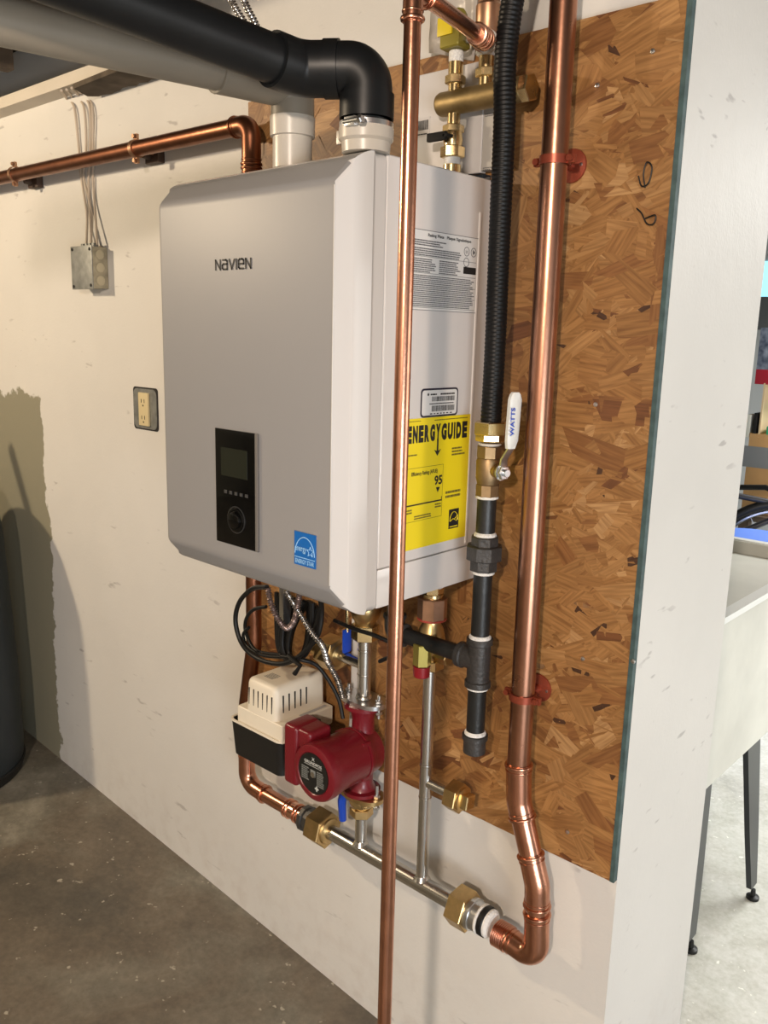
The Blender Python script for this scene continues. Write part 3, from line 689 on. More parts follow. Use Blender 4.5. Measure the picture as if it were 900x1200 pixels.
b = MB(); p = V((XB + .004, YP - .030, -.006)); b.hex(p + V((0, 0, .957)), p + V((0, 0, 1.0)), .030, rot=.3); b.lathe(p + V((0, 0, .985)), (0, 1, 0), [(0, .010), (.02, .010)], 16); b.build('drain_port', yel_brass, v2)
b = MB(); b.lathe(p + V((0, 0, .934)), (0, 0, 1), [(0, .013), (.002, .0155), (.018, .0165), (.0225, .0165)], 24); o = b.build('drain_cap', red_c, v2); o['label'] = 'dark red drain cap'
b = MB(); b.hex((XB + .014, YP, .968), (XB + .045, YP, .968), .026); b.build('side_port', brass, v2)
v3 = thing('isolation_valve', 'brass valve with blue handle between red pump and steel header', 'valve', (XA, YP, .56))
b = MB(); b.lathe((XA, YP, .570), (0, 0, 1), [(0, .016), (.003, .022), (.010, .026), (.022, .030), (.0288, .030)], 28); b.build('valve_body', brass_l, v3)
b = MB(); b.hex((XA, YP, .552), (XA, YP, .571), .044, rot=.25); b.build('union_nut', brass, v3)
b = MB(); b.tube([V((XA - .024, YP, .585)), V((XA - .044, YP - .006, .583))], .006, 12); b.hex(V((XA - .034, YP - .003, .584)), V((XA - .041, YP - .005, .583)), .017); b.build('handle_stem', brass_l, v3)
b = MB(); b.tube([V((XA - .045, YP - .007, .604)), V((XA - .050, YP - .008, .570)), V((XA - .050, YP - .008, .556)), V((XA - .047, YP - .008, .522))], .007, 8, rf=lambda L: .0055 + .0045 * abs(math.sin(L * 45))); o = b.build('valve_handle', blue_h, v3); o['label'] = 'blue valve handle'

# ------------------------------------------------------------------ condensate pump
cpx0, cpx1, cy0, cy1 = -.073, .104, -.186, -.030
cpm = thing('condensate_pump', 'cream condensate pump on black reservoir left of red pump', 'pump', (0.03, -.1, .634))
zb0, zb1 = .634, .715
b = MB()
P = [(x + cpx0, y + cy0) for x, y in rrect(cpx1 - cpx0, cy1 - cy0, .018)]
def loop(P, z, s=1.0):
    cx, cy = (cpx0 + cpx1) / 2, (cy0 + cy1) / 2; return [V((cx + (x - cx) * s, cy + (y - cy) * s, z)) for x, y in P]
b.rings([loop(P, zb0, .93), loop(P, zb1, 1), loop(P, zb1, .965), loop(P, zb0 + .01, .9)]); b.build('reservoir', mat('reservoir_black', (.008, .008, .008), .45), cpm)
b = MB(); b.rings([loop(P, zb1 - .002, 1.012), loop(P, zb1 + .003, 1.012), loop(P, zb1 + .003, .97), loop(P, zb1 - .002, .97)], closed=True); b.build('reservoir_rim', cream, cpm)
b = MB(); b.box((cpx0 + .026, cy0 + .004, zb1 - .004), (cpx1 - .002, cy1 - .003, zb1 + .038), bev=.005, seg=3); b.build('lid', cream, cpm)
hx0, hx1, hz1 = at(284, 797, y=cy0).x, at(321, 812, y=cy0).x, .828
b = MB(); bb = bmesh.new(); bmesh.ops.create_cube(bb, size=1)
for q in bb.verts:
    tp = q.co.z > 0; ins = .004 if tp else 0
    q.co = V(((hx0 + ins) if q.co.x < 0 else (hx1 - ins), (cy0 + .004 + ins) if q.co.y < 0 else (cy1 - .004), (hz1 if tp else zb1 + .01)))
ed = [e for e in bb.edges if not all(abs(v.co.z - zb1 - .01) < 1e-4 for v in e.verts)]
bmesh.ops.bevel(bb, geom=ed, offset=.014, segments=5, profile=.5, affect='EDGES'); b.merge(bb); hs = b.build('motor_housing', cream, cpm)
for k in range(6):
    x = hx0 + .012 + k * (hx1 - hx0 - .030) / 5; b = MB(); b.box((x + .002, cy0 + .0055, hz1 - .060), (x + .0045, cy0 + .014, hz1 - .022), bev=.001); b.build('vent_slot', slot, hs)
for k in range(5):
    y = cy0 + .026 + k * .0165; b = MB(); b.box((hx1 - .014, y, hz1 - .060), (hx1 - .0014, y + .0034, hz1 - .021), bev=.001); b.build('vent_slot', slot, hs)
b = MB(); bars(b, (hx0 + .030, cy0 + .035, hz1 + .0001), (1, 0, 0), (0, 1, 0), 0, 0, .030, .026, 6, word=(.004, .011), ragged=.1); stuff(b.build('embossed_print', mat('grey_print', (.25, .24, .22), .6), hs, smooth=False))
b = MB(); b.box((hx1 + .006, cy0 + .065, zb1 + .0382), (cpx1 - .008, cy1 - .015, zb1 + .0386)); b.build('paper_tag', mat('tag_grey_paper', (.42, .41, .40), .6), cpm)
for x in (cpx0 + .02, cpx1 - .04): b = MB(); b.box((x, cy1, zb0 + .02), (x + .01, -.0125, zb0 + .05)); b.build('wall_bracket', zinc, cpm)
# white condensate tube on the wall behind
b = MB(); b.tube([V((.165, -.0305, 1.119)), V((.168, -.0305, .80)), V((.160, -.0305, .66))], .0105, 16); tag(b.build('drain_tube', mat('drain_tube_white', (.66, .66, .66), .4)), 'white plastic drain tube on strand board behind blue tag handle', 'tube')

# ------------------------------------------------------------------ cords under the boiler
def cord(name, pix, r, m, label, cat='cord', y=-.17, rf=None, n=10, step=None):
    P = spline([at(u, v, y=(yy if yy is not None else y)) for (u, v, *rest) in pix for yy in [rest[0] if rest else None]], 12)
    if step: P = resample(P, step)
    b = MB(); b.tube(P, r, n, rf=rf); return tag(b.build(name, m, sharp=60), label, cat)
cord('power_cord', [(313, 688, -.20), (296, 690), (281, 705), (276, 728), (284, 755), (303, 772), (330, 778), (352, 768), (372, 745), (377, 715), (372, 690, -.20)], .0052, rubber, 'black cord hanging in a wide loop at far left under boiler')
b = MB()
for k in range(9):
    o_ = k * 2.9; P = [(324 + o_ * 1.6, 694 + o_ * .5), (324 + o_ * .9, 735), (327 + o_ * .55, 762), (340 + o_ * .3, 775), (356 + o_ * .25, 762), (361 + o_ * .5, 730), (360 + o_ * .75, 702 + o_ * .4)]
    b.tube(resample(spline([at(u, v, y=-.125 - .010 * (k % 4)) for u, v in P], 8), .006), .0046, 9)
cc = tag(b.build('coiled_cord', rubber), 'bundle of black cord coiled and tied beneath boiler', 'cord')
b = MB(); b.tube([at(338, 768, y=-.175), at(352, 780, y=-.18), at(345, 790, y=-.185)], .005, 8); o = b.build('cable_tie', rubber, cc)
cord('pump_cord', [(330, 769, -.165), (352, 773, -.165), (370, 779, -.14), (385, 797, -.12), (397, 820, -.11), (402, 842, -.11)], .0042, rubber, 'black cord running down right to back of red pump')
cord('pump_cord', [(292, 735, -.14), (285, 744, -.14), (290, 757, -.14), (308, 768, -.15), (345, 771, -.155)], .0036, rubber, 'thin black cord looping inside the wide loop')
cord('pump_cord', [(312, 711, -.13), (298, 714, -.13), (289, 724, -.13), (288, 740, -.13), (300, 762, -.14), (330, 768, -.15)], .0040, rubber, 'black cord loop with plug end beside copper pipe under boiler')
cord('sensor_cord', [(392, 727, -.12), (415, 737, -.13), (440, 745, -.13), (462, 757, -.12), (459, 768, -.10), (445, 775, -.09)], .0042, rubber, 'black cord crossing in front of brass valve under boiler')
flex = mat('flex_conduit_metal', (.42, .41, .40), .25, .95)
ribs = lambda r, pitch, a: (lambda L: r + a * math.cos(2 * math.pi * L / pitch))
cord('flexible_conduit', [(336, 694, -.20), (350, 717, -.20), (366, 742, -.19), (378, 757, -.17), (384, 775, -.13), (396, 798, -.11), (402, 818, -.10)], .005, flex, 'ribbed metal conduit slanting down right from boiler underside', 'conduit', rf=ribs(.0054, .0056, .0015), step=.0012)
cord('flexible_conduit', [(314, 689, -.20), (317, 705, -.20), (325, 724, -.20), (336, 736, -.20), (345, 727, -.20), (349, 708, -.20), (351, 696, -.20)], .005, mat('flex_conduit_brown', (.20, .15, .14), .35, .7), 'brownish ribbed conduit bent in a U under boiler', 'conduit', rf=ribs(.0054, .0056, .0015), step=.0012)
b = MB(); b.box(at(327, 694, y=-.18) + V((0, 0, -.07)), at(332, 694, y=-.18) + V((0, .02, .035)), bev=.002); tag(b.build('hanging_strap', zinc), 'flat grey metal strap hanging under boiler among cords', 'strap')

# ------------------------------------------------------------------ gas line
XG, YG = .526, -.090
gas = thing('gas_pipe', 'black iron gas pipe with union and tee below brass valve', 'pipe', (XG, YG, .83))
RG = .0167
def zc(v): return at(565, v, x=XG).z if False else at(565, v, y=YG).z
def gz(u, v): return at(u, v, y=YG).z
z_valve_top, z_valve_bot = gz(575, 494), gz(572, 582)
def nip(z0, z1): b = MB(); b.tube([V((XG, YG, z0)), V((XG, YG, z1))], RG, 26); b.build('nipple', iron, gas)
def dope(z): b = MB(); b.lathe((XG, YG, z - .003), (0, 0, 1), [(0, RG), (.0015, RG + .003), (.005, RG + .0028), (.008, RG + .0002)], 26); b.build('sealant_ring', teflon, gas)
zu1, zu0 = gz(568, 628), gz(566, 668); zt1, zt0 = gz(563, 748), gz(558, 803); zc1, zc0 = gz(556, 860), gz(555, 882)
nip(zu1 - .01, z_valve_bot + .01); dope(z_valve_bot - .001); dope(zu1 + .002)
b = MB(); h = zu1 - zu0
b.hex((XG, YG, zu0), (XG, YG, zu1), .046, n=8, rot=.2); b.hex((XG, YG, zu0 + h * .32), (XG, YG, zu0 + h * .74), .060, n=8, rot=.2); b.build('union', cast, gas)
nip(zt1 - .01, zu0 + .01); dope(zu0 - .004); dope(zt1 + .002)
b = MB(); b.lathe((XG, YG, zt0), (0, 0, 1), [(0, .0205), (0, .0235), (.010, .0235), (.012, .0205), (zt1 - zt0 - .012, .0205), (zt1 - zt0 - .010, .0235), (zt1 - zt0, .0235), (zt1 - zt0, .0205)], 28)
ztm = (zt0 + zt1) / 2 + .004
b.lathe((XG, YG, ztm), (-1, 0, 0), [(.005, .0205), (.030, .0205), (.032, .0235), (.042, .0235), (.043, .019)], 28); b.build('tee', cast, gas)
nip(zc1 - .01, zt0 + .01); dope(zt0 - .003); dope(zc1 + .003)
b = MB(); b.lathe((XG, YG, zc0), (0, 0, 1), [(0, .016), (.003, .0205), (zc1 - zc0 - .009, .0205), (zc1 - zc0 - .008, .0235), (zc1 - zc0, .0235), (zc1 - zc0, .018)], 28); b.build('cap', cast, gas)
b = MB(); b.tube([V((XG - .036, YG, ztm)), V((.345, YG, ztm))], .0155, 24); b.build('branch_nipple', iron, gas)
b = MB(); b.lathe((XG - .047, YG, ztm), (1, 0, 0), [(0, .0155), (.002, .0180), (.006, .0175)], 26); b.build('sealant_ring', teflon, gas)
b = MB(); b.tube([V((.352, YG, ztm)), V((.325, YG, ztm)), V((.325, YG, ztm + .035))], .020, 24, bend=.022, seg=6)
collar(b, (.350, YG, ztm), (1, 0, 0), .020, .010, .003); collar(b, (.325, YG, ztm + .033), (0, 0, 1), .020, .010, .003); b.build('elbow', cast, gas)
b = MB(); b.tube([V((.325, YG, ztm + .03)), V((.325, YG, 1.1225))], .0155, 24); b.build('nipple', iron, gas)
# gas valve
gv = thing('gas_valve', 'brass ball valve with long white lever on gas pipe', 'valve', (XG, YG, z_valve_bot))
z0, z1 = z_valve_bot, z_valve_top
zz = lambda v: gz(573, v)
b = MB(); b.hex((XG, YG, zz(582)), (XG, YG, zz(567)), .038, n=8, rot=.1)
b.lathe((XG, YG, zz(568)), (0, 0, 1), [(0, .018), (.006, .0195), (.012, .021), (zz(540) - zz(568), .0215), (zz(536) - zz(568), .019)], 28)
b.hex((XG, YG, zz(537)), (XG, YG, zz(522)), .040, n=8, rot=.3); b.build('valve_body', mat('brass_dull', (.31, .215, .115), .45, .9, var=.2, vscale=50), gv)
b = MB(); b.lathe((XG, YG, zz(522)), (0, 0, 1), [(0, .0175), (.002, .020), (.004, .0185)], 26); b.build('sealant_ring', teflon, gv)
b = MB(); b.hex((XG, YG, zz(517)), (XG, YG, zz(508)), .043, rot=.2); b.hex((XG, YG, zz(509)), (XG, YG, zz(494)), .050, rot=.5); b.build('flare_nut', brass_l, gv)
# stem points to +x / -y side; lever stands parallel to the pipe
sd = V((.90, -.25, 0)).normalized(); sc = V((XG, YG, zz(550)))
b = MB(); b.lathe(sc, sd, [(.012, .0115), (.026, .0115), (.027, .008), (.034, .008)], 20); b.build('stem', brass, gv)
b = MB(); b.hex(sc + sd * .036, sc + sd * .044, .022); b.lathe(sc + sd * .044, sd, [(0, .006), (.006, .006)], 12); b.lathe(sc + sd * .033, sd, [(0, .014), (.003, .014)], 24); b.build('stem_nut', zinc, gv)
side_ = sd.cross(V((0, 0, 1))).normalized()
b = MB(); prof = [(.0345, -.012, .016), (.035, .006, .015), (.0365, .022, .013), (.052, .042, .013), (.054, .055, .020), (.055, .075, .021), (.056, .100, .021), (.057, .122, .021), (.057, .130, .016), (.057, .134, .008)]
R = []
for off, up_, wd in prof:
    c = sc + sd * off + V((0, 0, up_)); R.append([c - side_ * wd / 2, c + side_ * wd / 2, c + side_ * wd / 2 + sd * .004, c - side_ * wd / 2 + sd * .004])
b.rings(R[:5]); b.build('lever_arm', zinc, gv)
b = MB(); R2 = []
for off, up_, wd in prof[3:]:
    c = sc + sd * (off - .002) + V((0, 0, up_)); w2 = wd + .003
    R2.append([c - side_ * w2 / 2, c - side_ * w2 * .3 - sd * .002, c + side_ * w2 * .3 - sd * .002, c + side_ * w2 / 2, c + side_ * w2 / 2 + sd * .006, c + side_ * w2 * .3 + sd * .009, c - side_ * w2 * .3 + sd * .009, c - side_ * w2 / 2 + sd * .006])
b.rings(R2); lv = b.build('lever_grip', mat('lever_white_vinyl', (.66, .68, .66), .35), gv); lv['label'] = 'white vinyl lever grip with blue print'
b = MB(); po = sc + sd * .0655 + V((0, 0, .064)); put_text(b, 'WATTS', po - side_ * .0045 * -1, (0, 0, 1), side_ , .046, .009, bold=.03)
b.build('grip_print', blue_h, lv, smooth=False)
# hose
hz0 = zz(496)
HP = spline([V((XG, YG, hz0)), V((XG + .001, YG, 1.55)), V((XG + .004, YG - .008, 1.75)), V((XG + .008, YG - .015, 1.88)), V((XG + .006, YG - .018, 1.98)), V((XG + .020, YG - .020, 2.08)), V((XG + .055, YG - .020, 2.22)), V((XG + .08, YG - .02, 2.39))], 14)
b = MB(); b.tube(resample(HP, .0016), .0175, 22, rf=lambda L: .0174 + .0005 * math.cos(2 * math.pi * L / .0066))
tag(b.build('gas_hose', hosem, sharp=60), 'black ribbed flexible gas hose hanging from ceiling to brass valve', 'hose')

# ------------------------------------------------------------------ discharge pipe in front of the boiler
XD, YD = .583, -.383
dis = thing('discharge_pipe', 'slim copper pipe standing free in front of boiler side', 'pipe', (XD, YD, .25))
RD = .0112
b = MB(); b.tube([V((XD, YD, .22)), V((XD - .002, YD, 1.955))], RD, 26); b.build('upright_pipe', copper, dis)
eT = V((XD - .002, YD, 1.985)); tgt = V((.470, -.060, 2.018)); dd = (tgt - eT)
fitting(dis, 'elbow', [V((XD - .002, YD, 1.945)), eT, eT + dd * .14], RD + .0018, copper, .020)
b = MB(); b.tube([eT + dd * .10, eT + dd * .86], RD, 26); b.build('cross_pipe', copper, dis)
b = MB(); b.tube([eT + dd * .76, eT + dd * .905], RD + .003, 26)
for t in (.77, .80, .84, .88): collar(b, eT + dd * t, dd, RD + .003, .006, .003)
b.build('end_adaptor', solder, dis)
b = MB(); b.lathe(eT + dd * .905, dd, [(0, .014), (.003, .0175), (.010, .0175), (.013, .013)], 24); b.build('sealant_ring', teflon, dis)

# ------------------------------------------------------------------ brass manifold on top of the boiler
YT = -.052; XV = .392
man = thing('brass_manifold', 'horizontal brass manifold above boiler top right corner', 'manifold', (XV, YT, ZT))
zMt = 1.945
b = MB(); b.lathe((.358, YT, zMt), (1, 0, 0), [(0, .013), (.003, .0175), (.008, .0195), (.172, .0195), (.174, .017)], 30); b.build('header_tube', mat('brass_matt', (.34, .25, .12), .5, .85, var=.2, vscale=40), man)
b = MB(); b.hex((.530, YT, zMt), (.546, YT, zMt), .038, rot=.3); b.build('end_cap', brass_l, man)
for x in (XV, .455):
    b = MB(); b.lathe((x, YT, zMt), (0, 0, 1), [(.015, .0115), (.030, .0115)], 20); b.hex((x, YT, zMt + .028), (x, YT, zMt + .042), .030, rot=.2); b.lathe((x, YT, zMt + .042), (0, 0, 1), [(0, .0125), (.020, .0125)], 24); b.build('outlet_fitting', brass_l, man)
b = MB(); b.lathe((XV, YT, zMt + .062), (0, 0, 1), [(0, .0115), (.003, .0125), (.016, .0125), (.018, .0105)], 24); b.build('sealant_ring', teflon, man)
tv = thing('service_valve', 'small brass valve with black lever between boiler top and manifold', 'valve', (XV, YT, ZT))
b = MB(); b.hex((XV, YT, ZT), (XV, YT, ZT + .014), .034, rot=.2); b.lathe((XV, YT, ZT + .014), (0, 0, 1), [(0, .0155), (.014, .0155), (.016, .012)], 24)
b.hex((XV, YT, ZT + .040), (XV, YT, ZT + .058), .036, rot=.1); b.lathe((XV, YT, ZT + .056), (0, 0, 1), [(0, .015), (.012, .017), (.024, .015)], 24); b.hex((XV, YT, ZT + .080), (XV, YT, ZT + .092), .032, rot=.2); b.lathe((XV, YT, ZT + .09), (0, 0, 1), [(0, .011), (.02, .011)], 20); b.build('valve_body', brass_l, tv)
b = MB(); b.lathe((XV, YT, ZT + .028), (0, 0, 1), [(0, .0125), (.004, .0142), (.012, .0135)], 24); b.build('sealant_ring', teflon, tv)
b = MB(); b.box((XV - .034, YT - .030, ZT + .064), (XV + .006, YT - .022, ZT + .078), bev=.002); b.box((XV + .0, YT - .030, ZT + .068), (XV + .010, YT - .010, ZT + .074), bev=.001); o = b.build('lever', mat('lever_black', (.006, .006, .006), .6, spec=.2), tv); o['label'] = 'small black lever'
# yellow tagged valve above manifold
ya = thing('air_vent', 'yellow-green tagged fitting above left end of brass manifold', 'valve', (XV, YT, zMt + .08))
b = MB(); b.box((XV - .022, YT - .020, zMt + .081), (XV + .018, YT + .016, zMt + .118), bev=.006, seg=3); b.lathe((XV, YT, zMt + .118), (0, 0, 1), [(0, .017), (.018, .016), (.024, .012)], 8); b.build('vent_body', mat('yellow_green_body', (.26, .22, .035), .35, .3), ya)
b = MB(); b.box((XV - .024, YT - .0235, zMt + .100), (XV + .006, YT - .0195, zMt + .128), bev=.001); o = b.build('yellow_tag', mat('tag_yellow', (.70, .55, .02), .4), ya); o['label'] = 'yellow paper tag'
b = MB(); b.lathe((XV + .018, YT, zMt + .098), (1, 0, 0), [(0, .010), (.016, .010), (.018, .006)], 8); b.build('side_port', steel, ya)
# relief valve
rv = thing('relief_valve', 'bronze relief valve at ceiling feeding the slim copper pipe', 'valve', (.455, YT, zMt + .06))
xr = .455
b = MB(); b.lathe((xr, YT, zMt + .060), (0, 0, 1), [(0, .013), (.004, .0185), (.014, .0175), (.018, .012)], 24); b.build('sealant_ring', teflon, rv)
b = MB(); b.lathe((xr, YT, zMt + .074), (0, 0, 1), [(0, .015), (.010, .0155), (.018, .020), (.060, .021), (.064, .018), (.080, .018), (.084, .014)], 28); b.lathe((xr, YT, 2.02), (tgt - V((xr, YT, 2.02))) * -1 if False else -dd, [(.0, .012), (.032, .014)], 20); b.build('relief_body', bronze, rv)
b = MB(); b.lathe((xr, YT, zMt + .158), (0, 0, 1), [(0, .010), (.01, .008), (.016, .010), (.018, .006)], 16); b.box((xr - .03, YT - .005, zMt + .172), (xr + .012, YT + .005, zMt + .176), bev=.001); b.build('test_lever', zinc, rv)
# white box on the board behind the manifold
bx = thing('control_box', 'white box with barcode label behind brass manifold', 'box', (.35, -.0135, 1.832))
fy_ = -.0305; bx1_, bx2_ = at(566, 130, y=fy_).x, at(590, 130, y=fy_).x
b = MB(); b.box((.270, fy_, 1.832), (bx1_, -.0135, at(564, 71, y=fy_).z), bev=.003, seg=3); b.build('enclosure', mat('box_white', (.58, .56, .55), .35), bx)
b = MB(); b.box((.282, fy_ - .0006, 1.905), (.322, fy_ + .001, 1.937)); lb = b.build('barcode_label', mat('label_white', (.55, .53, .52), .5), bx, smooth=False)
b = MB(); x = .285
while x < .319: wd = random.choice((.0008, .0014)); b.box((x, fy_ - .001, 1.916), (x + wd, fy_ - .0005, 1.932)); x += wd + .0011
bars(b, (.285, fy_ - .0008, 1.908), fx, fy, 0, 0, .032, .004, 1, ragged=0); b.build('barcode', ink, lb, smooth=False)
b = MB(); b.box((bx1_ + .0005, fy_ + .002, 1.835), (bx2_, -.0135, 1.985)); o = b.build('printed_side_panel', mat('side_panel_grey', (.40, .38, .35), .5), bx, smooth=False)
b = MB()
for z in (1.92, 1.835, 1.818): bars(b, (bx1_ + .004, fy_ + .0018, z), (1, 0, 0), (0, 0, 1), 0, 0, .018, .006, 2, word=(.002, .004), ragged=.2)
stuff(b.build('fine_print', print_grey, o, smooth=False))
# crinkled plastic sheet above it
b = MB(); rr_ = random.Random(3); G = []
for i in range(7):
    row = []
    for j in range(9):
        s_, t_ = i / 6, j / 8; p = V((.305 + .10 * s_ + .02 * t_, -.018 - .006 * rr_.random() - .006 * math.sin(6 * s_ + 4 * t_), 2.015 + .20 * t_ + .03 * (1 - s_) * (1 - t_))); row.append(b.b.verts.new(p))
    G.append(row)
for i in range(6):
    for j in range(8): b._f((G[i][j], G[i + 1][j], G[i + 1][j + 1], G[i][j + 1]))
o = b.build('plastic_sheet', plastic_film, sharp=12); md = o.modifiers.new('thickness', 'SOLIDIFY'); md.thickness = .0008
tag(o, 'crinkled pale plastic sheet tucked above white box', 'plastic')

# ------------------------------------------------------------------ vents
wv = thing('vent_pipe', 'off-white plastic vent pipe rising from boiler top left', 'pipe', (.262, -.30, ZT))
wx, wy = .262, -.300
ang = V((.27 - .27, 0, 0))
wE = V((wx, wy, 1.940)); wEnd = V((.160, -1.10, 1.925)); wd_ = (wEnd - wE).normalized()
b = MB(); b.tube([wE + wd_ * .05, wE + wd_ * .92], .0302, 32); b.build('sloping_pipe', pvc, wv)
b = MB(); b.tube([V((wx, wy, 1.885)), wE, wE + wd_ * .075], .0345, 32, bend=.040, seg=12); b.build('elbow', pvc, wv)
b = MB(); b.tube([wE + wd_ * .075, wE + wd_ * .135], .0345, 32); collar(b, wE + wd_ * .135, wd_, .0335, .004, .0015); b.build('coupling', pvc, wv)
b = MB(); b.lathe((wx, wy, 1.862), (0, 0, 1), [(0, .0325), (.001, .0355), (.030, .036), (.031, .0345)], 32); b.build('hub_ring', pvc_w, wv)
b = MB(); b.tube([V((wx, wy, ZT - .002)), V((wx, wy, 1.863))], .0315, 32); b.build('stub', pvc_w, wv)
bv = thing('vent_pipe', 'dark grey vent pipe rising from boiler top right with clamp', 'pipe', (.425, -.31, ZT))
vx, vy = .440, -.316
bE = V((vx, vy, 1.930)); d1 = V((-.72, -.52, .0)).normalized(); p1 = bE + d1 * .098
bEnd = p1 + V((-.035, -.55, .035)); d2 = (bEnd - p1).normalized()
b = MB(); b.tube([V((vx, vy, 1.862)), bE, bE + d1 * .055], .0365, 32, bend=.036, seg=12); b.build('elbow', abs_, bv)
b = MB(); b.tube([bE + d1 * .055, p1, p1 + d2 * .05], .0375, 32, bend=.05, seg=8); b.build('angled_coupling', abs_, bv)
b = MB(); b.tube([p1 + d2 * .04, p1 + d2 * .95], .0325, 32); b.build('sloping_pipe', abs_, bv)
for nm_, p_, d_, L_ in (('elbow_hub', bE + d1 * .040, d1, .022), ('elbow_hub', V((vx, vy, 1.862)), V((0, 0, 1)), .034)):
    b = MB(); b.lathe(p_, d_, [(0, .037), (0, .0395), (L_, .0395), (L_, .037)], 32); b.build(nm_, abs_, bv)
b = MB(); b.lathe((vx, vy, 1.848), (0, 0, 1), [(0, .030), (.014, .031)], 32); b.build('inner_sleeve', abs_, bv)
b = MB(); b.lathe((vx, vy, ZT - .001), (0, 0, 1), [(0, .035), (.014, .036), (.018, .040), (.034, .040), (.036, .034)], 32); b.box((vx - .052, vy - .010, ZT + .016), (vx - .030, vy + .012, ZT + .035), bev=.002); b.build('white_socket', pvc_w, bv)
b = MB(); b.lathe((vx, vy, 1.846), (0, 0, 1), [(0, .0385), (0, .0395), (.011, .0395), (.011, .0385)], 36, closed=True)
pp = V((vx + .012, vy - .040, 1.8515)); b.box(pp - V((.012, .006, .006)), pp + V((.008, .002, .006)), bev=.001); b.tube([pp + V((-.014, -.003, 0)), pp + V((.020, -.003, 0))], .0045, 12); b.hex(pp + V((.014, -.003, 0)), pp + V((.022, -.003, 0)), .011); b.build('hose_clamp', zinc, bv)

# ------------------------------------------------------------------ pipe hangers
def hanger(x, z, r, horiz, label, ply=-.0125, plate=True, m=copper_red):
    t = thing('pipe_hanger', label, 'hanger', (x, ply, z), 'split ring pipe hangers')
    ax = V((1, 0, 0)) if horiz else V((0, 0, 1)); c = V((x, YP, z))
    b = MB(); b.lathe(c - ax * .0065, ax, [(0, r + .0004), (0, r + .0032), (.013, r + .0032), (.013, r + .0004)], 32, closed=True); b.build('ring', m, t)
    oth = V((0, 0, 1)) if horiz else V((1, 0, 0))
    for s_ in (-1, 1):
        p = c + oth * s_ * (r + .009); b = MB(); b.box(p - V((.0065, .004, .0065)), p + V((.0065, .004, .0065)), bev=.002); b.lathe(p + V((0, .006, 0)), (0, -1, 0), [(0, .0028), (.012, .0028), (.0125, .0055), (.016, .005)], 12); b.build('ear', m, t)
    b = MB(); b.lathe((x, ply, z), (0, -1, 0), [(0, .026), (.003, .0255), (.005, .018), (.007, .009), (.016, .0085), (.017, .006), (abs(YP - ply) - r, .006)] if plate else [(0, .009), (abs(YP - ply) - r, .006)], 28); b.build('wall_plate', m, t)
    if plate:
        for s_ in (-1, 1): b = MB(); b.lathe(V((x, ply - .0045, z)) + oth * s_ * .0185, (0, -1, 0), [(0, .003), (.001, .0028), (.0015, .001)], 8); b.build('screw', zinc, t)
hanger(xb(1.83), 1.828, RB, False, 'copper-red hanger high on strand board holding thick riser')
hanger(.6055, .945, RB, False, 'copper-red hanger low on strand board holding thick riser')
hanger(at(160, 175, y=YP).x, 1.9795, RL, True, 'copper hanger on wall pipe nearer the elbow', ply=-.0005, plate=False, m=bronze)
hanger(at(18, 205, y=YP).x, 1.984, RL, True, 'copper hanger on wall pipe at left edge', ply=-.0005, plate=False, m=bronze)
for u, v, lb in ((182, 184, 'dark wood block on wall under pipe beside the boiler'), (42, 214, 'dark wood block on wall under pipe at far left')):
    p = at(u, v, y=-.01); b = MB(); b.box((p.x - .030, -.020, p.z - .016), (p.x + .026, -.0003, p.z + .022), bev=.003); b.lathe((p.x - .01, -.020, p.z), (0, -1, 0), [(0, .008), (.02, .006), (.022, .003)], 10)
    tag(b.build('wood_block', mat('block_dark', (.05, .028, .018), .6)), lb, 'block')

# ------------------------------------------------------------------ junction box, cables, outlet
jb = thing('junction_box', 'grey metal junction box on cream wall left of boiler', 'electrical box', (-.875, 0, 1.66))
jx0, jx1, jz0, jz1, jy = -.932, -.822, 1.658, 1.772, -.048
b = MB(); b.box((jx0 + .003, jy + .002, jz0 + .003), (jx1, -.0004, jz1 - .003), bev=.003); b.build('box_body', mat('box_beige_grey', (.40, .36, .26), .5, .3, var=.3, vscale=40), jb)
b = MB(); b.box((jx0, jy - .0005, jz0), (jx1 + .001, jy + .0025, jz1), bev=.001); b.build('cover_plate', galv, jb)
for z in (-.034, 0, .034):
    b = MB(); b.lathe((jx1 + .0002, -.024, (jz0 + jz1) / 2 + z), (1, 0, 0), [(0, .0125), (.0012, .0125), (.0012, .0112), (.0004, .0112), (.0004, .001)], 24); b.build('knockout', mat('knockout_beige', (.46, .41, .29), .5, .2) if z < -.01 else bpy.data.materials['knockout_beige'], jb)
for x, z in ((jx0 + .01, jz0 + .008), (jx1 - .008, jz1 - .01), (jx0 + .01, jz1 - .008), (jx1 - .008, jz0 + .01)):
    b = MB(); b.lathe((x, jy - .001, z), (0, -1, 0), [(0, .0045), (.0015, .004)], 10); b.build('screw', slot, jb)
for i in range(4):
    x = jx0 + .03 + i * .018; b = MB(); b.box((x, -.034, jz1 - .004), (x + .012, -.018, jz1 + .008), bev=.002); b.build('cable_clamp', galv, jb)
cabs = [([(72, 106), (80, 118), (87, 126), (92, 170), (95, 205), (99, 232), (102, 255), (101, 284)], 'cream cable first from the left dropping to junction box'),
        ([(78, 105), (88, 118), (98, 124), (101, 170), (98, 205), (104, 232), (108, 256), (106, 284)], 'cream cable second from the left dropping to junction box'),
        ([(84, 103), (96, 115), (105, 124), (106, 172), (104, 208), (105, 240), (107, 284)], 'cream cable third from the left dropping to junction box'),
        ([(88, 103), (100, 114), (108, 124), (109, 175), (109, 208), (111, 240), (114, 286)], 'cream cable rightmost of those dropping to junction box')]
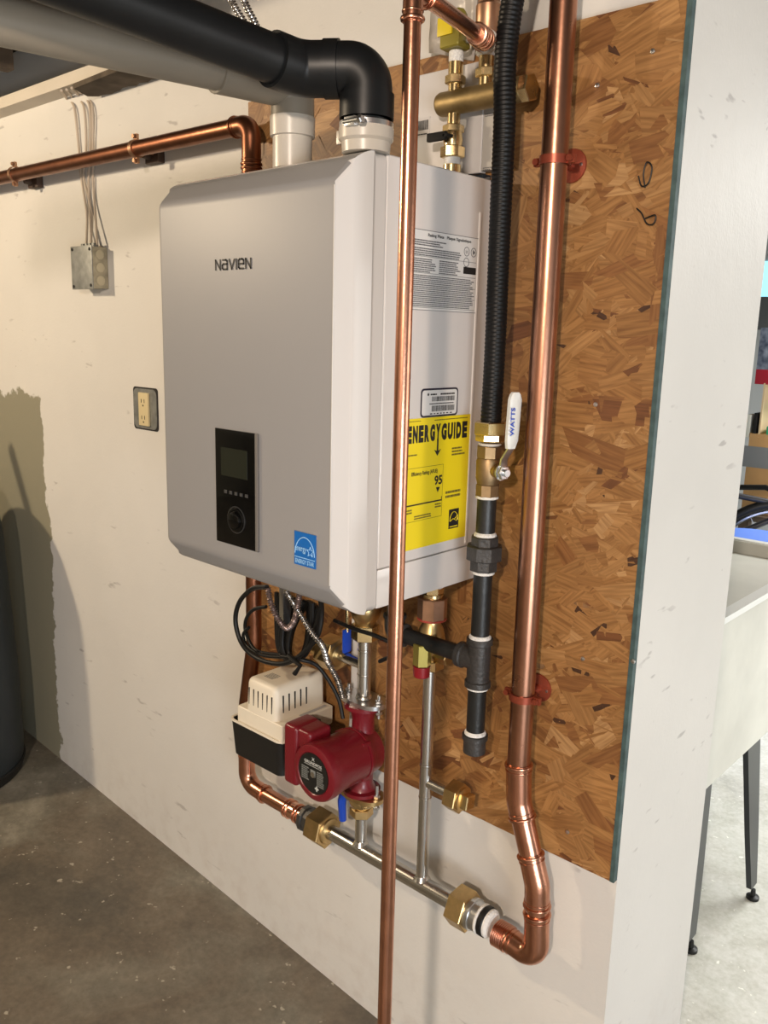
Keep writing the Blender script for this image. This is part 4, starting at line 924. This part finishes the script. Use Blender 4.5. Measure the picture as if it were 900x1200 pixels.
for i, (P, lb) in enumerate(cabs):
    pts = []
    for j, (u, v) in enumerate(P):
        if j < 2: pts.append(at(u, v, z=2.168))
        elif j == len(P) - 1: q = at(u, v, y=-.024); q.z = jz1 + .002; pts.append(q)
        else: pts.append(at(u, v, y=-.006))
    b = MB(); b.tube(spline(pts, 8), .0034, 10); tag(b.build('electrical_cable', cable), lb, 'cable', 'cables into the junction box')
ot = thing('wall_outlet', 'cream duplex outlet in grey recessed box beside boiler', 'outlet', (-.655, 0, 1.345))
b = MB(); ox0, ox1, oz0, oz1 = -.717, -.600, 1.290, 1.404
b.prism([(x, y) for x, y in rrect(ox1 - ox0, oz1 - oz0, .010)], (ox0, -.0005, oz0), (1, 0, 0), (0, 0, 1), .0012); b.build('box_opening', slot, ot)
b = MB(); b.prism([(x + .003, y + .003) for x, y in rrect(ox1 - ox0 - .008, oz1 - oz0 - .008, .016)], (ox0 + .001, -.0018, oz0 + .001), (1, 0, 0), (0, 0, 1), .0015); b.build('cover_ring', galv, ot)
b = MB(); b.box((-.682, -.009, 1.302), (-.636, -.003, 1.390), bev=.002); rc = b.build('receptacle', beige, ot)
for z in (1.368, 1.324):
    for dx_ in (-.008, .006): b = MB(); b.box((-.659 + dx_ - .001, -.0094, z - .005), (-.659 + dx_ + .0014, -.0088, z + .005)); b.build('slot', slot, rc, smooth=False)
    b = MB(); b.lathe((-.659, -.0088, z - .012), (0, -1, 0), [(0, .0026), (.0006, .0026)], 10); b.build('ground_hole', slot, rc)

# ------------------------------------------------------------------ ceiling clutter
b = MB(); b.box((-1.75, -.75, 2.212), (-1.08, -.165, 2.36), bev=.004); dct = tag(b.build('air_duct', duct), 'shade-darkened sheet metal duct at ceiling upper left', 'duct')
b = MB(); b.box((-1.18, -.168, 2.205), (-1.12, -.160, 2.38)); b.build('strap', mat('strap_grey', (.22, .20, .17), .6, .2), dct)
b = MB(); rr_ = random.Random(5); P = [(0, 0)]
for k in range(14): P.append((.50 * k / 13 , -.012 - .010 * rr_.random()))
P += [(.50, .0)]
b = MB(); poly = [(-.80, -.09), (-.84, -.03)] + [(-.84 + .44 * k / 18, -.004 - .014 * rr_.random()) for k in range(1, 18)] + [(-.40, -.01), (-.40, -.11)]
b.prism(poly, (0, 0, 2.145), (1, 0, 0), (0, 1, 0), .012); tag(b.build('rough_board', mat('rough_board_dark', (.10, .075, .05), .85, var=.4, vscale=20)), 'dark rough-edged board under ceiling above wall pipe', 'board')
for i, (x, lb) in enumerate(((-.03, 'ribbed metal cable on the ceiling, left of the pair'), (.025, 'ribbed metal cable on the ceiling, right of the pair'))):
    P = resample(spline([at(262 + i * 17, -20, y=-.35 + .0), at(275 + i * 14, 8, y=-.33), at(288 + i * 12, 30, y=-.31), at(300 + i * 10, 60, y=-.28)], 10), .0012)
    b = MB(); b.tube(P, .006, 12, rf=ribs(.0058, .005, .0008)); tag(b.build('armoured_cable', flex, sharp=60), lb, 'cable')

# ------------------------------------------------------------------ tank
tk = thing('water_tank', 'dark slate floor-standing tank cut off at left edge', 'tank', (-1.455, -.33, .115))
TX, TY, TR = -1.455, -.330, .268
b = MB(); b.lathe((TX, TY, .12), (0, 0, 1), [(0, TR - .008), (.02, TR), (.06, TR + .003), (.30, TR + .002), (.78, TR - .018), (.86, TR - .028), (.93, TR - .065), (.98, TR - .13), (1.0, .03)], 56); b.build('shell', tankm, tk)
b = MB(); b.lathe((TX, TY, .105), (0, 0, 1), [(0, TR - .03), (.0, TR - .002), (.03, TR + .006), (.035, TR + .002)], 56); b.build('base_ring', rubber, tk)
b = MB(); b.tube([V((TX, TY, 1.11)), V((TX, TY, 1.20)), V((TX - .08, TY, 1.36))], .018, 16); b.build('outlet_pipe', rubber, tk)

# ------------------------------------------------------------------ garage: laundry tub and things beyond
tub = thing('laundry_tub', 'white plastic laundry tub on dark tapered legs in garage', 'sink', (.4, 1.1, fz(.7)))
tx0, tx1, ty0, ty1, tz1, tz0 = -.05, .655, .62, 1.60, .915, .455
b = MB()
def rect(x0, y0, x1, y1, z, r=.04): return [V((x0 + p, y0 + q, z)) for p, q in rrect(x1 - x0, y1 - y0, r, 5)]
b.rings([rect(tx0 + .01, ty0 + .01, tx1 - .002, ty1 - .02, tz0), rect(tx0, ty0, tx1, ty1, tz1), rect(tx0 + .03, ty0 + .03, tx1 - .03, ty1 - .03, tz1), rect(tx0 + .05, ty0 + .05, tx1 - .05, ty1 - .05, tz1 - .035)], caps=True); b.build('basin', tubm, tub)
b = MB(); b.rings([rect(tx0 - .010, ty0 - .010, tx1 + .010, ty1 + .010, tz1 - .012), rect(tx0 - .010, ty0 - .010, tx1 + .010, ty1 + .010, tz1 + .004), rect(tx0 + .02, ty0 + .02, tx1 - .02, ty1 - .02, tz1 + .004), rect(tx0 + .02, ty0 + .02, tx1 - .02, ty1 - .02, tz1 - .012)], closed=True); b.build('rim', mat('tub_rim_white', (.78, .80, .78), .3), tub)
gf = fz(.7)
for (xt, yt, xf, yf_) in ((.640, 1.115, .692, 1.115), (.640, .765, .650, .775), (-.02, 1.45, -.03, 1.55), (-.02, .72, -.03, .62)):
    b = MB(); R = []
    for t, wd in ((0, .050), (.6, .036), (.955, .022)):
        c = V((xt, yt, tz0 + .01)).lerp(V((xf, yf_, gf + .018)), t); R.append([c + V((-.012, -wd, 0)), c + V((.003, -wd, 0)), c + V((.003, wd, 0)), c + V((-.012, wd, 0))])
    b.rings(R); lg = b.build('leg', legm, tub)
    b = MB(); b.lathe((xf, yf_, gf), (0, 0, 1), [(0, .018), (.008, .018), (.012, .008), (.030, .006)], 14); b.build('levelling_foot', rubber, lg)
# shelf unit behind with boxes
def gbox(name, u0, v0, u1, v1, d, depth, m, label, cat, y=None):
    a, c = at(u0, v1, d=d), at(u1, v0, d=d); y = (a.y + c.y) / 2 if y is None else y
    a, c = at(u0, v1, y=y), at(u1, v0, y=y); b = MB(); b.box((a.x, y, a.z), (c.x, y + depth, c.z), bev=.004); return tag(b.build(name, m), label, cat)
cb = gbox('cardboard_box', 868, 515, 960, 600, 4.3, .45, cardboard, 'tan cardboard box sealed with grey tape in garage', 'box')
a, c = at(866, 545, d=4.3), at(960, 528, d=4.3); yb_ = (at(868, 600, d=4.3).y + at(960, 513, d=4.3).y) / 2
a, c = at(868, 546, y=yb_), at(960, 531, y=yb_); b = MB(); b.box((a.x, yb_ - .003, a.z), (c.x, yb_ + .001, c.z)); b.build('tape_strip', tape, cb)
gbox('box', 872, 486, 880.5, 512.2, 4.3, .2, mat('pack_white', (.62, .62, .55), .5), 'white and grey pack on cardboard box beside black case', 'box', y=yb_)
gbox('case', 881, 484, 888.5, 512.2, 4.3, .2, rubber, 'slim black case standing on cardboard box', 'case', y=yb_)
gbox('timber', 889, 450, 896, 512.2, 4.3, .15, mat('timber_pale', (.66, .50, .30), .6), 'pale timber post standing on cardboard box', 'timber', y=yb_)
gbox('tray', 897, 505, 960, 512.2, 4.3, .2, mat('tray_green', (.05, .36, .16), .5), 'green tray edge resting on cardboard box', 'tray', y=yb_)
gbox('crate', 884, 435.5, 960, 450, 4.3, .25, mat('crate_red', (.42, .01, .03), .4), 'dark red crate above timber post in garage', 'crate', y=yb_)
gbox('bag', 886, 385, 960, 433, 4.3, .25, mat('bag_dark', (.03, .045, .09), .6, col2=(.42, .48, .6), vscale=14), 'navy and white patterned bag above red crate', 'bag', y=yb_)
gbox('cabinet', 878, 347, 960, 386, 6.55, .40, mat('cabinet_grey', (.08, .085, .09), .5), 'dark grey cabinet under bright garage window', 'cabinet')
# window far back (sky through it)
a, c = at(880, 348, y=5.9), at(990, 300, y=5.9)
b = MB(); b.box((a.x, 6.085, a.z), (c.x, 6.099, c.z)); w1 = struct(b.build('window_1', mat('window_sky_glass', (.3, .7, .8), .2, emit=((.35, .80, .95), 1.3)), smooth=False))
b = MB(); b.box((a.x - .03, 6.08, a.z - .04), (c.x + .03, 6.1, a.z)); b.build('window_sill', mat('sill_white', (.6, .6, .6), .5), w1)
wb = thing('workbench', 'dark workbench under the tan cardboard box in garage', 'workbench', (a.x, yb_, gf))
e0, e1 = at(862, 602, d=4.3), at(985, 602, y=yb_); e0 = at(862, 602, y=yb_); zt_ = at(868, 600, y=yb_).z - .001
b = MB(); b.box((e0.x, yb_ - .05, zt_ - .03), (e1.x, yb_ + .55, zt_)); b.build('bench_top', joistm, wb)
for x_ in (e0.x + .03, e1.x - .08):
    for y_ in (yb_ - .03, yb_ + .48): b = MB(); b.box((x_, y_, gf), (x_ + .05, y_ + .05, zt_ - .03)); b.build('leg', joistm, wb)
# blue bin and bicycle
p = at(878, 632, d=3.7); b = MB(); b.lathe((p.x + .02, p.y, gf), (0, 0, 1), [(0, .15), (.0, .15), (p.z - gf, .19), (p.z - gf + .01, .195), (p.z - gf + .01, .18)], 32); tag(b.build('bin', mat('bin_blue', (.10, .20, .62), .4)), 'blue plastic bin on garage floor under bicycle wheel', 'bin')
bk = thing('bicycle', 'bicycle with black tyres behind laundry tub in garage', 'bicycle', (0, 2.9, gf))
wc = at(912, 672, d=3.95); ax = V((.35, -.9, .0)).normalized()
def wheel(c, nm='tyre'):
    u_ = ax.cross(V((0, 0, 1))).normalized(); vv = V((0, 0, 1))
    ring = lambda r, k, n=64: [c + (u_ * math.cos(2 * math.pi * i / n) + vv * math.sin(2 * math.pi * i / n)) * r for i in range(n + 1)]
    b = MB(); b.tube(ring(.325, 0), .022, 12, caps=False); b.build('tyre', rubber, bk)
    b = MB(); b.tube(ring(.295, 0), .010, 8, caps=False); b.build('wheel_rim', zinc, bk)
    for i in range(18):
        a = 2 * math.pi * i / 18; b = MB(); b.tube([c, c + (u_ * math.cos(a) + vv * math.sin(a)) * .29], .0016, 5); b.build('spoke', zinc, bk)
    b = MB(); b.lathe(c - ax * .04, ax, [(0, .015), (.01, .022), (.07, .022), (.08, .015)], 16); b.build('hub', zinc, bk)
wc.z = max(wc.z, gf + .347); wheel(wc)
wc2 = wc + ax.cross(V((0, 0, 1))).normalized() * 1.02; wheel(wc2)
b = MB(); hp = wc + V((0, 0, .36)); s1 = wc.lerp(wc2, .62) + V((0, 0, .40)); bbk = wc.lerp(wc2, .58) + V((0, 0, -.06))
for P in ([wc, wc + V((0, 0, .30)), hp], [wc + V((0, 0, .32)), s1], [wc + V((0, 0, .28)), bbk], [bbk, s1], [bbk, wc2], [s1, wc2]): b.tube(P, .014, 12)
b.build('frame', mat('bike_frame_dark', (.03, .03, .035), .35), bk)
b = MB(); b.tube([hp + V((-.28, .05, .0)), hp + V((-.1, 0, .03)), hp, hp + V((.1, 0, .03)), hp + V((.28, .05, 0))], .013, 12); b.build('handlebar', rubber, bk)
b = MB(); q = s1 + V((0, 0, .06)); b.lathe(q - V((.13, 0, 0)), (1, 0, 0), [(0, .015), (.1, .03), (.2, .07), (.25, .07), (.26, .04)], 16); b.build('saddle', rubber, bk)
